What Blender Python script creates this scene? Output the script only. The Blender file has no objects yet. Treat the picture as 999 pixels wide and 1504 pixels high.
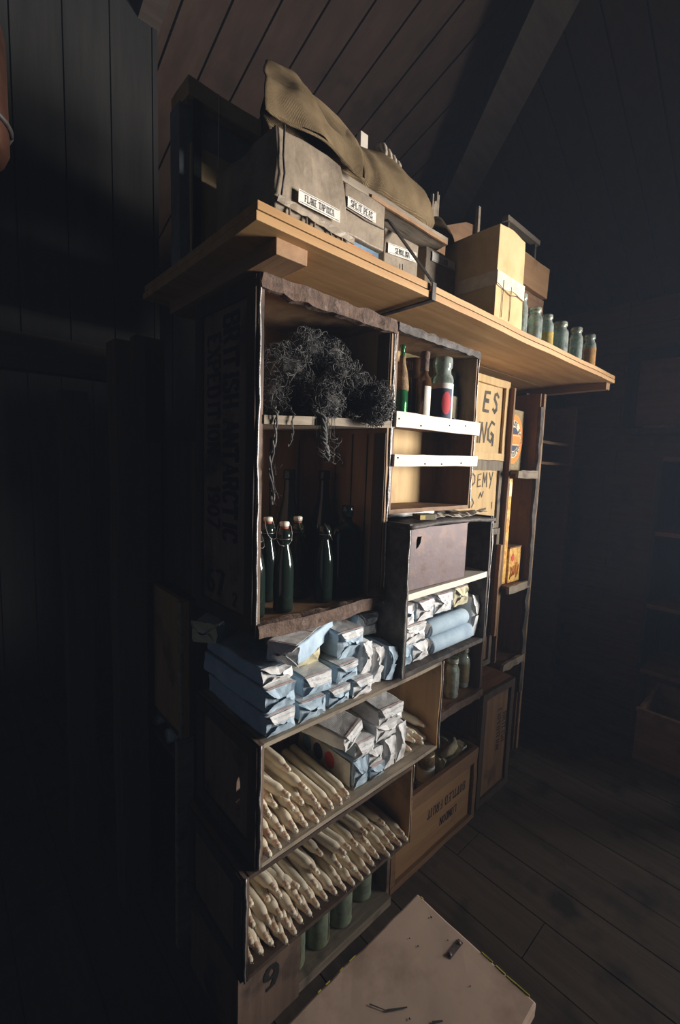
import bpy, math, random
from math import sin, cos, pi, radians, tan
from mathutils import Vector, Matrix, noise
random.seed(7)
S = bpy.context.scene
COL = S.collection
RX = lambda a: Matrix.Rotation(radians(a), 4, 'X')
RY = lambda a: Matrix.Rotation(radians(a), 4, 'Y')
RZ = lambda a: Matrix.Rotation(radians(a), 4, 'Z')
T = lambda x, y, z: Matrix.Translation((x, y, z))
U = random.uniform

# ------------------------------------------------------------------ materials
def new_mat(name):
    m = bpy.data.materials.new(name); m.use_nodes = True
    nt = m.node_tree; b = nt.nodes['Principled BSDF']
    return m, nt, b
def lk(nt, a, b): nt.links.new(a, b)
def nd(nt, t, **kw):
    n = nt.nodes.new(t)
    for k, v in kw.items():
        if hasattr(n, k): setattr(n, k, v)
        else: n.inputs[k].default_value = v
    return n
def coords(nt, scale=(1, 1, 1), rnd=True):
    tc = nd(nt, 'ShaderNodeTexCoord'); mp = nd(nt, 'ShaderNodeMapping'); mp.inputs['Scale'].default_value = scale
    lk(nt, tc.outputs['Object'], mp.inputs['Vector'])
    if rnd:
        oi = nd(nt, 'ShaderNodeObjectInfo'); mu = nd(nt, 'ShaderNodeMath', operation='MULTIPLY'); mu.inputs[1].default_value = 17.3
        lk(nt, oi.outputs['Random'], mu.inputs[0]); lk(nt, mu.outputs[0], mp.inputs['Location'])
    return mp.outputs['Vector']
def ramp(nt, stops):
    r = nd(nt, 'ShaderNodeValToRGB'); e = r.color_ramp.elements
    while len(e) < len(stops): e.new(.5)
    for i, (p, c) in enumerate(stops): e[i].position = p; e[i].color = (*c, 1)
    return r
def bump(nt, b, h, strength=.4, dist=.01):
    n = nd(nt, 'ShaderNodeBump'); n.inputs['Strength'].default_value = strength; n.inputs['Distance'].default_value = dist
    lk(nt, h, n.inputs['Height']); lk(nt, n.outputs['Normal'], b.inputs['Normal'])
def mix(nt, fac, a, b, mode='MIX'):
    m = nd(nt, 'ShaderNodeMix', data_type='RGBA', blend_type=mode)
    if isinstance(fac, (int, float)): m.inputs[0].default_value = fac
    else: lk(nt, fac, m.inputs[0])
    for i, c in ((6, a), (7, b)):
        if isinstance(c, tuple): m.inputs[i].default_value = (*c, 1)
        else: lk(nt, c, m.inputs[i])
    return m.outputs[2]
def wood(name, c1, c2, axis='X', sc=9, rough=.7, bs=.35, stain=None, st=.58, spec=.3):
    m, nt, b = new_mat(name)
    st_ = {'X': (.09, 1, 1), 'Y': (1, .09, 1), 'Z': (1, 1, .09)}[axis]
    v = coords(nt, st_)
    n = nd(nt, 'ShaderNodeTexNoise'); n.inputs['Scale'].default_value = sc * 5; n.inputs['Detail'].default_value = 6; n.inputs['Roughness'].default_value = .62
    lk(nt, v, n.inputs['Vector'])
    r = ramp(nt, [(.3, c1), (.68, c2)]); lk(nt, n.outputs[0], r.inputs[0])
    col = r.outputs[0]
    if stain:
        n2 = nd(nt, 'ShaderNodeTexNoise'); n2.inputs['Scale'].default_value = sc * 1.3; n2.inputs['Detail'].default_value = 5
        lk(nt, coords(nt), n2.inputs['Vector'])
        r2 = ramp(nt, [(st - .08, (0, 0, 0)), (st + .08, (1, 1, 1))]); lk(nt, n2.outputs[0], r2.inputs[0])
        col = mix(nt, r2.outputs[0], col, stain)
    lk(nt, col, b.inputs['Base Color']); b.inputs['Roughness'].default_value = rough; b.inputs['Specular IOR Level'].default_value = spec
    bump(nt, b, n.outputs[0], bs, .004)
    return m
def mottled(name, cols, sc=20, rough=.7, metal=0, bs=.3, bd=.004, spec=.3, detail=6, rnd_val=0):
    m, nt, b = new_mat(name)
    n = nd(nt, 'ShaderNodeTexNoise'); n.inputs['Scale'].default_value = sc; n.inputs['Detail'].default_value = detail; n.inputs['Roughness'].default_value = .65
    lk(nt, coords(nt), n.inputs['Vector'])
    k = len(cols); r = ramp(nt, [(.3 + .4 * i / max(1, k - 1), c) for i, c in enumerate(cols)]); lk(nt, n.outputs[0], r.inputs[0])
    col = r.outputs[0]
    if rnd_val:
        oi = nd(nt, 'ShaderNodeObjectInfo'); mr = nd(nt, 'ShaderNodeMapRange'); mr.inputs[3].default_value = 1 - rnd_val; mr.inputs[4].default_value = 1
        lk(nt, oi.outputs['Random'], mr.inputs[0]); hv = nd(nt, 'ShaderNodeHueSaturation'); lk(nt, mr.outputs[0], hv.inputs['Value']); lk(nt, col, hv.inputs['Color']); col = hv.outputs[0]
    lk(nt, col, b.inputs['Base Color']); b.inputs['Roughness'].default_value = rough; b.inputs['Metallic'].default_value = metal
    b.inputs['Specular IOR Level'].default_value = spec
    if bs: bump(nt, b, n.outputs[0], bs, bd)
    return m
def plain(name, c, rough=.6, metal=0, spec=.4):
    m, nt, b = new_mat(name); b.inputs['Base Color'].default_value = (*c, 1); b.inputs['Roughness'].default_value = rough
    b.inputs['Metallic'].default_value = metal; b.inputs['Specular IOR Level'].default_value = spec
    return m
def glass(name, c, rough=.03, trans=.9, ior=1.48):
    m, nt, b = new_mat(name); b.inputs['Base Color'].default_value = (*c, 1); b.inputs['Roughness'].default_value = rough
    b.inputs['Transmission Weight'].default_value = trans; b.inputs['IOR'].default_value = ior
    return m
def printed(name, paper, ink, lines=110, axis='Z', dens=.5):
    """paper with rows of small worn print"""
    m, nt, b = new_mat(name)
    v = coords(nt, rnd=False)
    w = nd(nt, 'ShaderNodeTexWave', wave_type='BANDS', bands_direction=axis); w.inputs['Scale'].default_value = lines; lk(nt, v, w.inputs['Vector'])
    n = nd(nt, 'ShaderNodeTexNoise'); n.inputs['Scale'].default_value = 260; n.inputs['Detail'].default_value = 2; lk(nt, v, n.inputs['Vector'])
    a = nd(nt, 'ShaderNodeMath', operation='MULTIPLY'); lk(nt, w.outputs[0], a.inputs[0]); lk(nt, n.outputs[0], a.inputs[1])
    r = ramp(nt, [(.36, (0, 0, 0)), (.46, (1, 1, 1))]); lk(nt, a.outputs[0], r.inputs[0])
    f = nd(nt, 'ShaderNodeMath', operation='MULTIPLY'); f.inputs[1].default_value = dens; lk(nt, r.outputs[0], f.inputs[0])
    n2 = nd(nt, 'ShaderNodeTexNoise'); n2.inputs['Scale'].default_value = 35; n2.inputs['Detail'].default_value = 5; lk(nt, v, n2.inputs['Vector'])
    r2 = ramp(nt, [(.35, tuple(x * .72 for x in paper)), (.65, paper)]); lk(nt, n2.outputs[0], r2.inputs[0])
    lk(nt, mix(nt, f.outputs[0], r2.outputs[0], ink), b.inputs['Base Color']); b.inputs['Roughness'].default_value = .8
    b.inputs['Specular IOR Level'].default_value = .2
    return m

M = {}
M['shelfwood'] = wood('pine shelf board', (.37, .20, .08), (.53, .32, .145), 'X', 6, .6, .2)
M['shelfwoodY'] = wood('pine batten', (.24, .135, .07), (.36, .21, .11), 'Y', 6, .65, .25)
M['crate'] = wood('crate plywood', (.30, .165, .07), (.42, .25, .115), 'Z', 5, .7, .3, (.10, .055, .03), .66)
M['crateX'] = wood('crate board', (.235, .125, .055), (.335, .195, .09), 'X', 5, .7, .3, (.10, .055, .03), .68)
M['crateshade'] = wood('shaded crate plywood', (.23, .135, .068), (.36, .22, .115), 'Z', 5, .7, .3, (.07, .04, .022), .66)  # darker copy of the crate plywood, with shade put into its colour
M['cratepale'] = wood('pale crate plywood', (.40, .26, .11), (.54, .37, .175), 'Z', 5, .7, .25, (.36, .21, .10), .7)
M['darkside'] = wood('weathered shaded crate side', (.14, .088, .062), (.22, .15, .115), 'Z', 6, .75, .4, (.035, .025, .022), .6)  # weathered wood, also used to darken a front that light misses
M['frame'] = wood('dark crate frame', (.045, .028, .02), (.085, .055, .04), 'Z', 6, .75, .4)
M['grey'] = wood('grey weathered batten', (.17, .135, .10), (.34, .28, .21), 'X', 9, .8, .6, (.08, .06, .05), .64)
M['greyZ'] = wood('grey weathered upright', (.10, .08, .06), (.22, .18, .135), 'Z', 9, .8, .6, (.07, .05, .04), .62)
M['slat'] = wood('whitewashed slat', (.58, .50, .41), (.70, .63, .55), 'X', 6, .7, .2, (.50, .38, .27), .74)
M['brownwood'] = wood('old brown board', (.15, .078, .038), (.24, .135, .07), 'Z', 6, .7, .35, (.06, .035, .022), .68)
M['brownwoodX'] = wood('old brown plank', (.15, .078, .038), (.24, .135, .07), 'X', 6, .7, .35, (.06, .035, .022), .68)
M['rough'] = mottled('rough brown edge', [(.035, .024, .019), (.13, .082, .060), (.08, .052, .04), (.20, .14, .11)], 26, .85, 0, .9, .008)
M['matchceil'] = wood('ceiling matchboard', (.060, .036, .026), (.090, .055, .040), 'Y', 4, .75, .25, (.04, .026, .02), .66)
M['matchhip'] = wood('hip matchboard', (.060, .046, .040), (.085, .066, .056), 'X', 4, .75, .25, (.04, .033, .03), .66)
M['wallboard'] = wood('wall boarding', (.17, .085, .048), (.26, .145, .085), 'Y', 5, .75, .3, (.09, .05, .03), .66)
M['darkwall'] = wood('dark boarding', (.020, .019, .018), (.034, .032, .030), 'Z', 5, .8, .3)  # boards toned almost black so these parts stay dark
M['post'] = wood('dark post', (.075, .052, .04), (.13, .092, .07), 'Z', 6, .75, .4)
M['beam'] = wood('dark beam', (.06, .045, .036), (.10, .075, .06), 'X', 6, .75, .4)
M['floor'] = wood('trodden floor boards', (.060, .045, .035), (.115, .088, .068), 'Y', 5, .62, .4, (.032, .027, .025), .60, .35)
M['tin_edge'] = mottled('crinkled tin lining', [(.16, .14, .13), (.42, .39, .37), (.62, .58, .55)], 60, .45, .6, .5)
M['tar'] = mottled('tarred paper', [(.022, .017, .015), (.06, .048, .042), (.11, .09, .08)], 24, .65, 0, .7, .006)
M['rust'] = mottled('rusty tin', [(.060, .038, .036), (.095, .060, .058), (.085, .062, .066), (.125, .078, .064), (.12, .095, .10)], 16, .55, .25, .35)
M['straw'] = mottled('straw sheath', [(.10, .06, .03), (.30, .2, .1)], 60, .8, 0, .8)
M['black'] = plain('black ironwork', (.02, .019, .019), .55, .5)
M['steel'] = mottled('dull steel strap', [(.05, .045, .045), (.14, .125, .12)], 30, .45, .7, .2)
M['wire'] = plain('closure wire', (.32, .3, .29), .4, .9)
M['porcelain'] = plain('porcelain stopper', (.80, .74, .64), .35)
M['rubber'] = plain('perished rubber ring', (.30, .09, .05), .7)
M['wax'] = mottled('candle wax', [(.70, .60, .45), (.82, .74, .59)], 14, .48, 0, .05, .002, .4, rnd_val=.16)
M['wax'].node_tree.nodes['Principled BSDF'].inputs['Subsurface Weight'].default_value = .12
M['wax'].node_tree.nodes['Principled BSDF'].inputs['Subsurface Radius'].default_value = (.01, .006, .003)
M['waxtip'] = mottled('soiled wax tip', [(.78, .68, .54), (.66, .44, .30), (.80, .70, .58)], 45, .55, 0, .25, .003, .4)
M['bluepaper'] = mottled('blue wrapping paper', [(.30, .39, .48), (.40, .51, .60), (.50, .60, .67)], 13, .75, 0, .35, .004, .2, rnd_val=.1)
M['whitepaper'] = mottled('soiled white paper', [(.50, .48, .46), (.72, .71, .70), (.80, .80, .79)], 16, .8, 0, .4, .004, .2)
M['tanpaper'] = mottled('yellowed paper', [(.34, .30, .18), (.52, .47, .31), (.60, .55, .40)], 16, .8, 0, .4, .004, .2)
M['label'] = printed('printed wrapper', (.80, .79, .77), (.20, .23, .30), 70, 'Y', .42)
M['labelred'] = plain('red print', (.55, .06, .07), .8)
M['labelline'] = plain('thin red rule', (.58, .34, .32), .8)
M['newsprint'] = printed('newsprint', (.62, .57, .49), (.13, .12, .11), 90, 'X', .8)
M['card'] = mottled('cardboard', [(.45, .30, .14), (.60, .43, .22), (.66, .49, .27)], 7, .85, 0, .15, .003, .2)
M['cardtape'] = mottled('paper tape', [(.60, .48, .33), (.78, .68, .52)], 40, .7, 0, .3)
M['oilcloth'] = mottled('grey oilcloth wrap', [(.12, .09, .065), (.25, .195, .14), (.36, .285, .20)], 9, .55, 0, .35, .012, .35)
M['labelpaper'] = mottled('old label paper', [(.62, .57, .50), (.80, .76, .69)], 30, .8, 0, .1)
M['ink'] = plain('black print ink', (.025, .022, .02), .8)
M['stencil'] = mottled('faded stencil ink', [(.012, .011, .011), (.03, .026, .024)], 40, .8, 0, 0)
M['brush'] = mottled('brushed black paint', [(.035, .03, .025), (.11, .085, .055)], 30, .8, 0, 0)
M['greytin'] = mottled('dull grey tin', [(.15, .17, .18), (.26, .30, .31)], 12, .55, .1, .15)
M['orangetin'] = mottled('orange wrapper', [(.40, .13, .03), (.62, .24, .06)], 50, .6, 0, .1)
M['bluetin'] = mottled('blue wrapper', [(.10, .18, .26), (.22, .33, .43)], 40, .6, 0, .1)
M['boxpaper'] = mottled('speckled box paper', [(.10, .08, .04), (.34, .26, .13), (.14, .13, .09)], 90, .7, 0, .1)
M['orange'] = mottled('orange label ring', [(.66, .20, .03), (.80, .30, .06)], 30, .65, 0, 0)
M['navy'] = plain('navy label print', (.028, .045, .09), .7)
M['cream'] = plain('cream label print', (.74, .64, .42), .7)
M['yellowtin'] = mottled('yellow lithographed tin', [(.62, .36, .07), (.78, .52, .14), (.55, .22, .05), (.80, .58, .2)], 28, .45, .1, .15)
M['redprint'] = plain('red lithograph', (.62, .07, .03), .55)
M['burlap'] = None
def burlap():
    m, nt, b = new_mat('burlap'); v = coords(nt)
    n = nd(nt, 'ShaderNodeTexNoise'); n.inputs['Scale'].default_value = 9; n.inputs['Detail'].default_value = 5; lk(nt, v, n.inputs['Vector'])
    r = ramp(nt, [(.34, (.08, .055, .032)), (.45, (.27, .19, .105)), (.64, (.44, .315, .18))]); lk(nt, n.outputs[0], r.inputs[0])
    w1 = nd(nt, 'ShaderNodeTexWave', bands_direction='X'); w2 = nd(nt, 'ShaderNodeTexWave', bands_direction='Z')
    for w in (w1, w2): w.inputs['Scale'].default_value = 160; w.inputs['Distortion'].default_value = 1.5; lk(nt, v, w.inputs['Vector'])
    a = nd(nt, 'ShaderNodeMath', operation='ADD'); lk(nt, w1.outputs[0], a.inputs[0]); lk(nt, w2.outputs[0], a.inputs[1])
    r2 = ramp(nt, [(.2, (.7, .7, .7)), (.9, (1, 1, 1))]); h = nd(nt, 'ShaderNodeMath', operation='MULTIPLY'); h.inputs[1].default_value = .5; lk(nt, a.outputs[0], h.inputs[0]); lk(nt, h.outputs[0], r2.inputs[0])
    lk(nt, mix(nt, 1.0, r.outputs[0], r2.outputs[0], 'MULTIPLY'), b.inputs['Base Color']); b.inputs['Roughness'].default_value = .95; b.inputs['Specular IOR Level'].default_value = .1
    bump(nt, b, a.outputs[0], .7, .004); return m
M['burlap'] = burlap()
M['rope'] = mottled('pale rope', [(.30, .25, .19), (.55, .48, .38)], 80, .9, 0, .6)
M['oakum'] = mottled('tarred oakum', [(.022, .021, .021), (.065, .062, .060), (.17, .16, .148)], 45, .75, 0, 0, spec=.4)
M['darkglass'] = glass('dark bottle glass', (.012, .020, .016), .10, .25)
M['oliveglass'] = glass('olive bottle glass', (.035, .042, .008), .08, .4)
def thin_glass(name, tint, dust, dustamt):
    m, nt, b = new_mat(name); nt.nodes.remove(b); out = nt.nodes['Material Output']
    tr = nd(nt, 'ShaderNodeBsdfTransparent'); tr.inputs[0].default_value = (*tint, 1)
    df = nd(nt, 'ShaderNodeBsdfDiffuse'); df.inputs[0].default_value = (*dust, 1)
    gl = nd(nt, 'ShaderNodeBsdfGlossy'); gl.inputs['Roughness'].default_value = .06
    lw = nd(nt, 'ShaderNodeLayerWeight'); lw.inputs[0].default_value = .22
    n = nd(nt, 'ShaderNodeTexNoise'); n.inputs['Scale'].default_value = 40; lk(nt, coords(nt), n.inputs['Vector'])
    mu = nd(nt, 'ShaderNodeMath', operation='MULTIPLY'); mu.inputs[1].default_value = dustamt * 2; lk(nt, n.outputs[0], mu.inputs[0])
    a = nd(nt, 'ShaderNodeMixShader'); lk(nt, mu.outputs[0], a.inputs[0]); lk(nt, tr.outputs[0], a.inputs[1]); lk(nt, df.outputs[0], a.inputs[2])
    c = nd(nt, 'ShaderNodeMixShader'); lk(nt, lw.outputs['Fresnel'], c.inputs[0]); lk(nt, a.outputs[0], c.inputs[1]); lk(nt, gl.outputs[0], c.inputs[2])
    lk(nt, c.outputs[0], out.inputs['Surface']); return m
M['greenglass'] = thin_glass('green bottle glass', (.30, .62, .32), (.05, .25, .10), .25)
M['brownglass'] = glass('brown bottle glass', (.12, .06, .03), .06, .5)
M['clearglass'] = thin_glass('old clear glass', (.80, .92, .88), (.80, .87, .80), .30)
M['salt'] = mottled('pale powder filling', [(.55, .53, .48), (.72, .70, .64)], 30, .9, 0, .1)
M['jarlabel'] = printed('orange jar label', (.62, .34, .12), (.16, .05, .02), 130, 'Z', .9)
M['jarlabelyellow'] = printed('yellow jar label', (.58, .42, .12), (.12, .07, .02), 130, 'Z', .9)
M['jarlabelolive'] = printed('faded jar label', (.30, .25, .14), (.08, .06, .03), 130, 'Z', .8)
M['tinlid'] = mottled('corroded tin lid', [(.14, .10, .05), (.40, .33, .2), (.28, .2, .1)], 60, .4, .7, .4)
M['greencan'] = mottled('green painted tin', [(.12, .15, .10), (.25, .30, .22), (.18, .20, .10)], 22, .45, .15, .2)
M['pinkpaint'] = mottled('faded pink paint', [(.30, .205, .155), (.41, .295, .225), (.38, .275, .22)], 8, .6, 0, .12, .003, .3)
M['yellowpaint'] = plain('yellow paint', (.42, .37, .05), .6)
M['darkmark'] = plain('dark brushed marks', (.03, .03, .035), .8)
M['copper'] = mottled('tarnished copper', [(.06, .03, .02), (.16, .07, .045)], 12, .4, .8, .1)
M['windowpaint'] = plain('window frame paint', (.55, .53, .49), .6)
M['matchyellow'] = plain('matchbox side', (.38, .28, .08), .7)
M['matchdark'] = mottled('matchbox wrapper', [(.06, .045, .02), (.14, .11, .05)], 60, .7, 0, 0)
M['lilac'] = plain('pale lilac matchbox end', (.62, .62, .80), .7)

# ------------------------------------------------------------------ mesh building
class MB:
    def __init__(s): s.v = []; s.f = []; s.mi = []; s.sm = []
    def add(s, vs, fs, m=0, smooth=False, X=None):
        o = len(s.v)
        s.v += [tuple(X @ Vector(v)) for v in vs] if X is not None else [tuple(v) for v in vs]
        for f in fs: s.f.append([i + o for i in f]); s.mi.append(m); s.sm.append(smooth)
        return s
    def box(s, x0, x1, y0, y1, z0, z1, m=0, X=None):
        vs = [(x, y, z) for z in (z0, z1) for y in (y0, y1) for x in (x0, x1)]
        return s.add(vs, [(0, 2, 3, 1), (4, 5, 7, 6), (0, 1, 5, 4), (1, 3, 7, 5), (3, 2, 6, 7), (2, 0, 4, 6)], m, False, X)
    def gbox(s, x0, x1, y0, y1, z0, z1, n=(6, 2, 2), amp=.003, fr=9, m=0, X=None, seed=0, smooth=False, fn=None):
        idx = {}; vs = []; fs = []
        def vid(i, j, k):
            key = (i, j, k)
            if key not in idx:
                p = Vector((x0 + (x1 - x0) * i / n[0], y0 + (y1 - y0) * j / n[1], z0 + (z1 - z0) * k / n[2]))
                if amp: p += noise.noise_vector(p * fr + Vector((seed, seed * 2.7, 0))) * amp
                if fn: p = fn(p)
                idx[key] = len(vs); vs.append(p)
            return idx[key]
        for a in range(3):
            b, c = (a + 1) % 3, (a + 2) % 3
            for side in (0, n[a]):
                for i in range(n[b]):
                    for j in range(n[c]):
                        q = []
                        for di, dj in ((0, 0), (1, 0), (1, 1), (0, 1)):
                            k = [0, 0, 0]; k[a] = side; k[b] = i + di; k[c] = j + dj; q.append(vid(*k))
                        fs.append(q if side else q[::-1])
        return s.add(vs, fs, m, smooth, X)
    def lathe(s, prof, seg=24, m=0, X=None, smooth=True, wob=0):
        vs = []; fs = []; n = len(prof)
        for k in range(seg):
            a = 2 * pi * k / seg
            for r, z in prof: vs.append((r * cos(a), r * sin(a), z))
        for k in range(seg):
            k2 = (k + 1) % seg
            for i in range(n - 1): fs.append((k * n + i, k2 * n + i, k2 * n + i + 1, k * n + i + 1))
        if prof[0][0] > 1e-6: fs.append([k * n for k in range(seg)][::-1])
        if prof[-1][0] > 1e-6: fs.append([k * n + n - 1 for k in range(seg)])
        return s.add(vs, fs, m, smooth, X)
    def tube(s, pts, r, seg=6, m=0, X=None, smooth=True, cap=True):
        pts = [Vector(p) for p in pts]; n = len(pts); vs = []; fs = []
        rs = r if isinstance(r, (list, tuple)) else [r] * n
        up = Vector((.31, .17, .93)).normalized()
        for i, p in enumerate(pts):
            d = (pts[min(i + 1, n - 1)] - pts[max(i - 1, 0)])
            d = d.normalized() if d.length > 1e-9 else Vector((0, 0, 1))
            a = d.cross(up); a = a.normalized() if a.length > 1e-4 else d.orthogonal().normalized(); b = d.cross(a)
            for k in range(seg):
                t = 2 * pi * k / seg; vs.append(p + (a * cos(t) + b * sin(t)) * rs[i])
        for i in range(n - 1):
            for k in range(seg):
                k2 = (k + 1) % seg; fs.append((i * seg + k, i * seg + k2, (i + 1) * seg + k2, (i + 1) * seg + k))
        if cap: fs.append(list(range(seg))[::-1]); fs.append(list(range((n - 1) * seg, n * seg)))
        return s.add(vs, fs, m, smooth, X)
    def poly(s, pts, thick, m=0, X=None):
        """closed outline in local xz, thickness along +y"""
        n = len(pts); vs = [(x, 0, z) for x, z in pts] + [(x, thick, z) for x, z in pts]
        fs = [list(range(n)), list(range(n, 2 * n))[::-1]] + [(i, i + n, (i + 1) % n + n, (i + 1) % n) for i in range(n)]
        return s.add(vs, fs, m, False, X)
    def build(s, name, mats, parent=None, loc=None, bevel=0, sub=0, label=None, solid=0):
        me = bpy.data.meshes.new(name)
        off = Vector(loc) if loc is not None else (WL[parent.name] if parent else Vector((0, 0, 0)))
        me.from_pydata([tuple(Vector(v) - off) for v in s.v], [], s.f)
        for mm in (mats if isinstance(mats, (list, tuple)) else [mats]): me.materials.append(M[mm] if isinstance(mm, str) else mm)
        me.polygons.foreach_set('material_index', s.mi); me.polygons.foreach_set('use_smooth', s.sm); me.update()
        o = bpy.data.objects.new(name, me); COL.objects.link(o)
        if parent: o.parent = parent
        else: o.location = off
        WL[o.name] = off
        if solid: q = o.modifiers.new('thick', 'SOLIDIFY'); q.thickness = solid; q.offset = 0
        if bevel: q = o.modifiers.new('bev', 'BEVEL'); q.width = bevel; q.segments = 2; q.limit_method = 'ANGLE'; q.angle_limit = radians(35)
        if sub: q = o.modifiers.new('sub', 'SUBSURF'); q.levels = sub; q.render_levels = sub
        if label: o['label'] = label
        return o
WL = {}
def thing(name, label, cat, loc, group=None):
    o = bpy.data.objects.new(name, None); COL.objects.link(o); o.location = loc; o.empty_display_size = .05
    WL[o.name] = Vector(loc); o['label'] = label; o['category'] = cat
    if group: o['group'] = group
    return o
def tag(o, label, cat, group=None, kind=None):
    o['label'] = label; o['category'] = cat
    if group: o['group'] = group
    if kind: o['kind'] = kind
    return o
def struct(mb, name, mats, bevel=0):
    o = mb.build(name, mats, bevel=bevel); o['kind'] = 'structure'; return o
def dup(root, X, label=None, group=None):
    r = root.copy(); COL.objects.link(r); r.matrix_basis = X
    if label: r['label'] = label
    if group: r['group'] = group
    for ch in root.children:
        c = ch.copy(); COL.objects.link(c); c.parent = r
        for g in ch.children:
            d = g.copy(); COL.objects.link(d); d.parent = c
    return r

# ------------------------------------------------------------------ lettering (strokes on a 4 x 6 grid)
G = {
'A': [[(0, 0), (2, 6)], [(2, 6), (4, 0)], [(.8, 2.1), (3.2, 2.1)]],
'B': [[(.5, 0), (.5, 6)], [(.5, 6), (2.8, 6), (3.5, 5.2), (3.4, 3.8), (2.7, 3.2), (.5, 3.2)], [(2.7, 3.2), (3.7, 2.4), (3.7, .9), (2.9, 0), (.5, 0)]],
'C': [[(3.7, 4.6), (3, 5.8), (1.5, 5.9), (.4, 4.6), (.4, 1.4), (1.5, .1), (3, .2), (3.7, 1.4)]],
'D': [[(.5, 0), (.5, 6)], [(.5, 6), (2.4, 6), (3.7, 4.7), (3.7, 1.3), (2.4, 0), (.5, 0)]],
'E': [[(.5, 0), (.5, 6)], [(.5, 6), (3.6, 6)], [(.5, 3.1), (2.8, 3.1)], [(.5, 0), (3.7, 0)]],
'F': [[(.5, 0), (.5, 6)], [(.5, 6), (3.6, 6)], [(.5, 3.1), (2.8, 3.1)]],
'G': [[(3.7, 4.6), (3, 5.8), (1.5, 5.9), (.4, 4.6), (.4, 1.4), (1.5, .1), (3, .2), (3.6, 1.2), (3.6, 2.6), (2.2, 2.6)]],
'H': [[(.5, 0), (.5, 6)], [(3.5, 0), (3.5, 6)], [(.5, 3), (3.5, 3)]],
'I': [[(2, 0), (2, 6)]],
'K': [[(.5, 0), (.5, 6)], [(3.5, 6), (.6, 2.8)], [(1.4, 3.6), (3.7, 0)]],
'L': [[(.5, 0), (.5, 6)], [(.5, 0), (3.6, 0), (3.6, 1.2)]],
'M': [[(.2, 0), (.4, 6)], [(.4, 6), (2, 1.2)], [(2, 1.2), (3.6, 6)], [(3.6, 6), (3.8, 0)]],
'N': [[(.4, 0), (.4, 6)], [(.4, 6), (3.6, 0)], [(3.6, 0), (3.6, 6)]],
'O': [[(2, 5.95), (.9, 5.4), (.35, 3.8), (.35, 2.2), (.9, .6), (2, .05), (3.1, .6), (3.65, 2.2), (3.65, 3.8), (3.1, 5.4), (2, 5.95)]],
'P': [[(.5, 0), (.5, 6)], [(.5, 6), (2.8, 6), (3.7, 5.2), (3.6, 3.6), (2.7, 2.8), (.5, 2.8)]],
'R': [[(.5, 0), (.5, 6)], [(.5, 6), (2.8, 6), (3.6, 5.2), (3.5, 3.8), (2.7, 3), (.5, 3)], [(2.2, 3), (3.8, 0)]],
'S': [[(3.5, 4.7), (2.9, 5.8), (1.4, 5.9), (.5, 5), (.7, 3.7), (3.2, 2.5), (3.6, 1.2), (2.7, .1), (1.2, .1), (.4, 1.3)]],
'T': [[(2, 0), (2, 6)], [(.2, 5), (.3, 6), (3.7, 6), (3.8, 5)]],
'U': [[(.5, 6), (.5, 1.4), (1.3, .1), (2.7, .1), (3.5, 1.4), (3.5, 6)]],
'X': [[(.3, 6), (3.7, 0)], [(3.7, 6), (.3, 0)]],
'Y': [[(.2, 6), (2, 3)], [(3.8, 6), (2, 3)], [(2, 3), (2, 0)]],
'W': [[(0, 6), (1, 0)], [(1, 0), (2, 5)], [(2, 5), (3, 0)], [(3, 0), (4, 6)]],
'1': [[(.9, 4.8), (2, 6)], [(2, 6), (2, 0)]],
'2': [[(.5, 4.5), (1, 5.7), (2.6, 5.9), (3.5, 5), (3.3, 3.7), (.5, 0)], [(.5, 0), (3.6, 0)]],
'6': [[(3.3, 5.5), (1.6, 5.4), (.5, 3.4), (.5, 1.5), (1.4, .1), (2.7, .1), (3.6, 1.4), (3.3, 2.8), (1.8, 3.2), (.6, 2.2)]],
'7': [[(.4, 6), (3.7, 6)], [(3.7, 6), (1.5, 0)]],
'9': [[(.7, .5), (2.4, .6), (3.5, 2.6), (3.5, 4.5), (2.6, 5.9), (1.3, 5.9), (.4, 4.6), (.7, 3.2), (2.2, 2.8), (3.4, 3.8)]],
'0': [[(2, 5.95), (.9, 5.4), (.35, 3.8), (.35, 2.2), (.9, .6), (2, .05), (3.1, .6), (3.65, 2.2), (3.65, 3.8), (3.1, 5.4), (2, 5.95)]],
'-': [[(.8, 3), (3.2, 3)]], '.': [[(1.7, .3), (2.3, .3)]],
}
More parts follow.
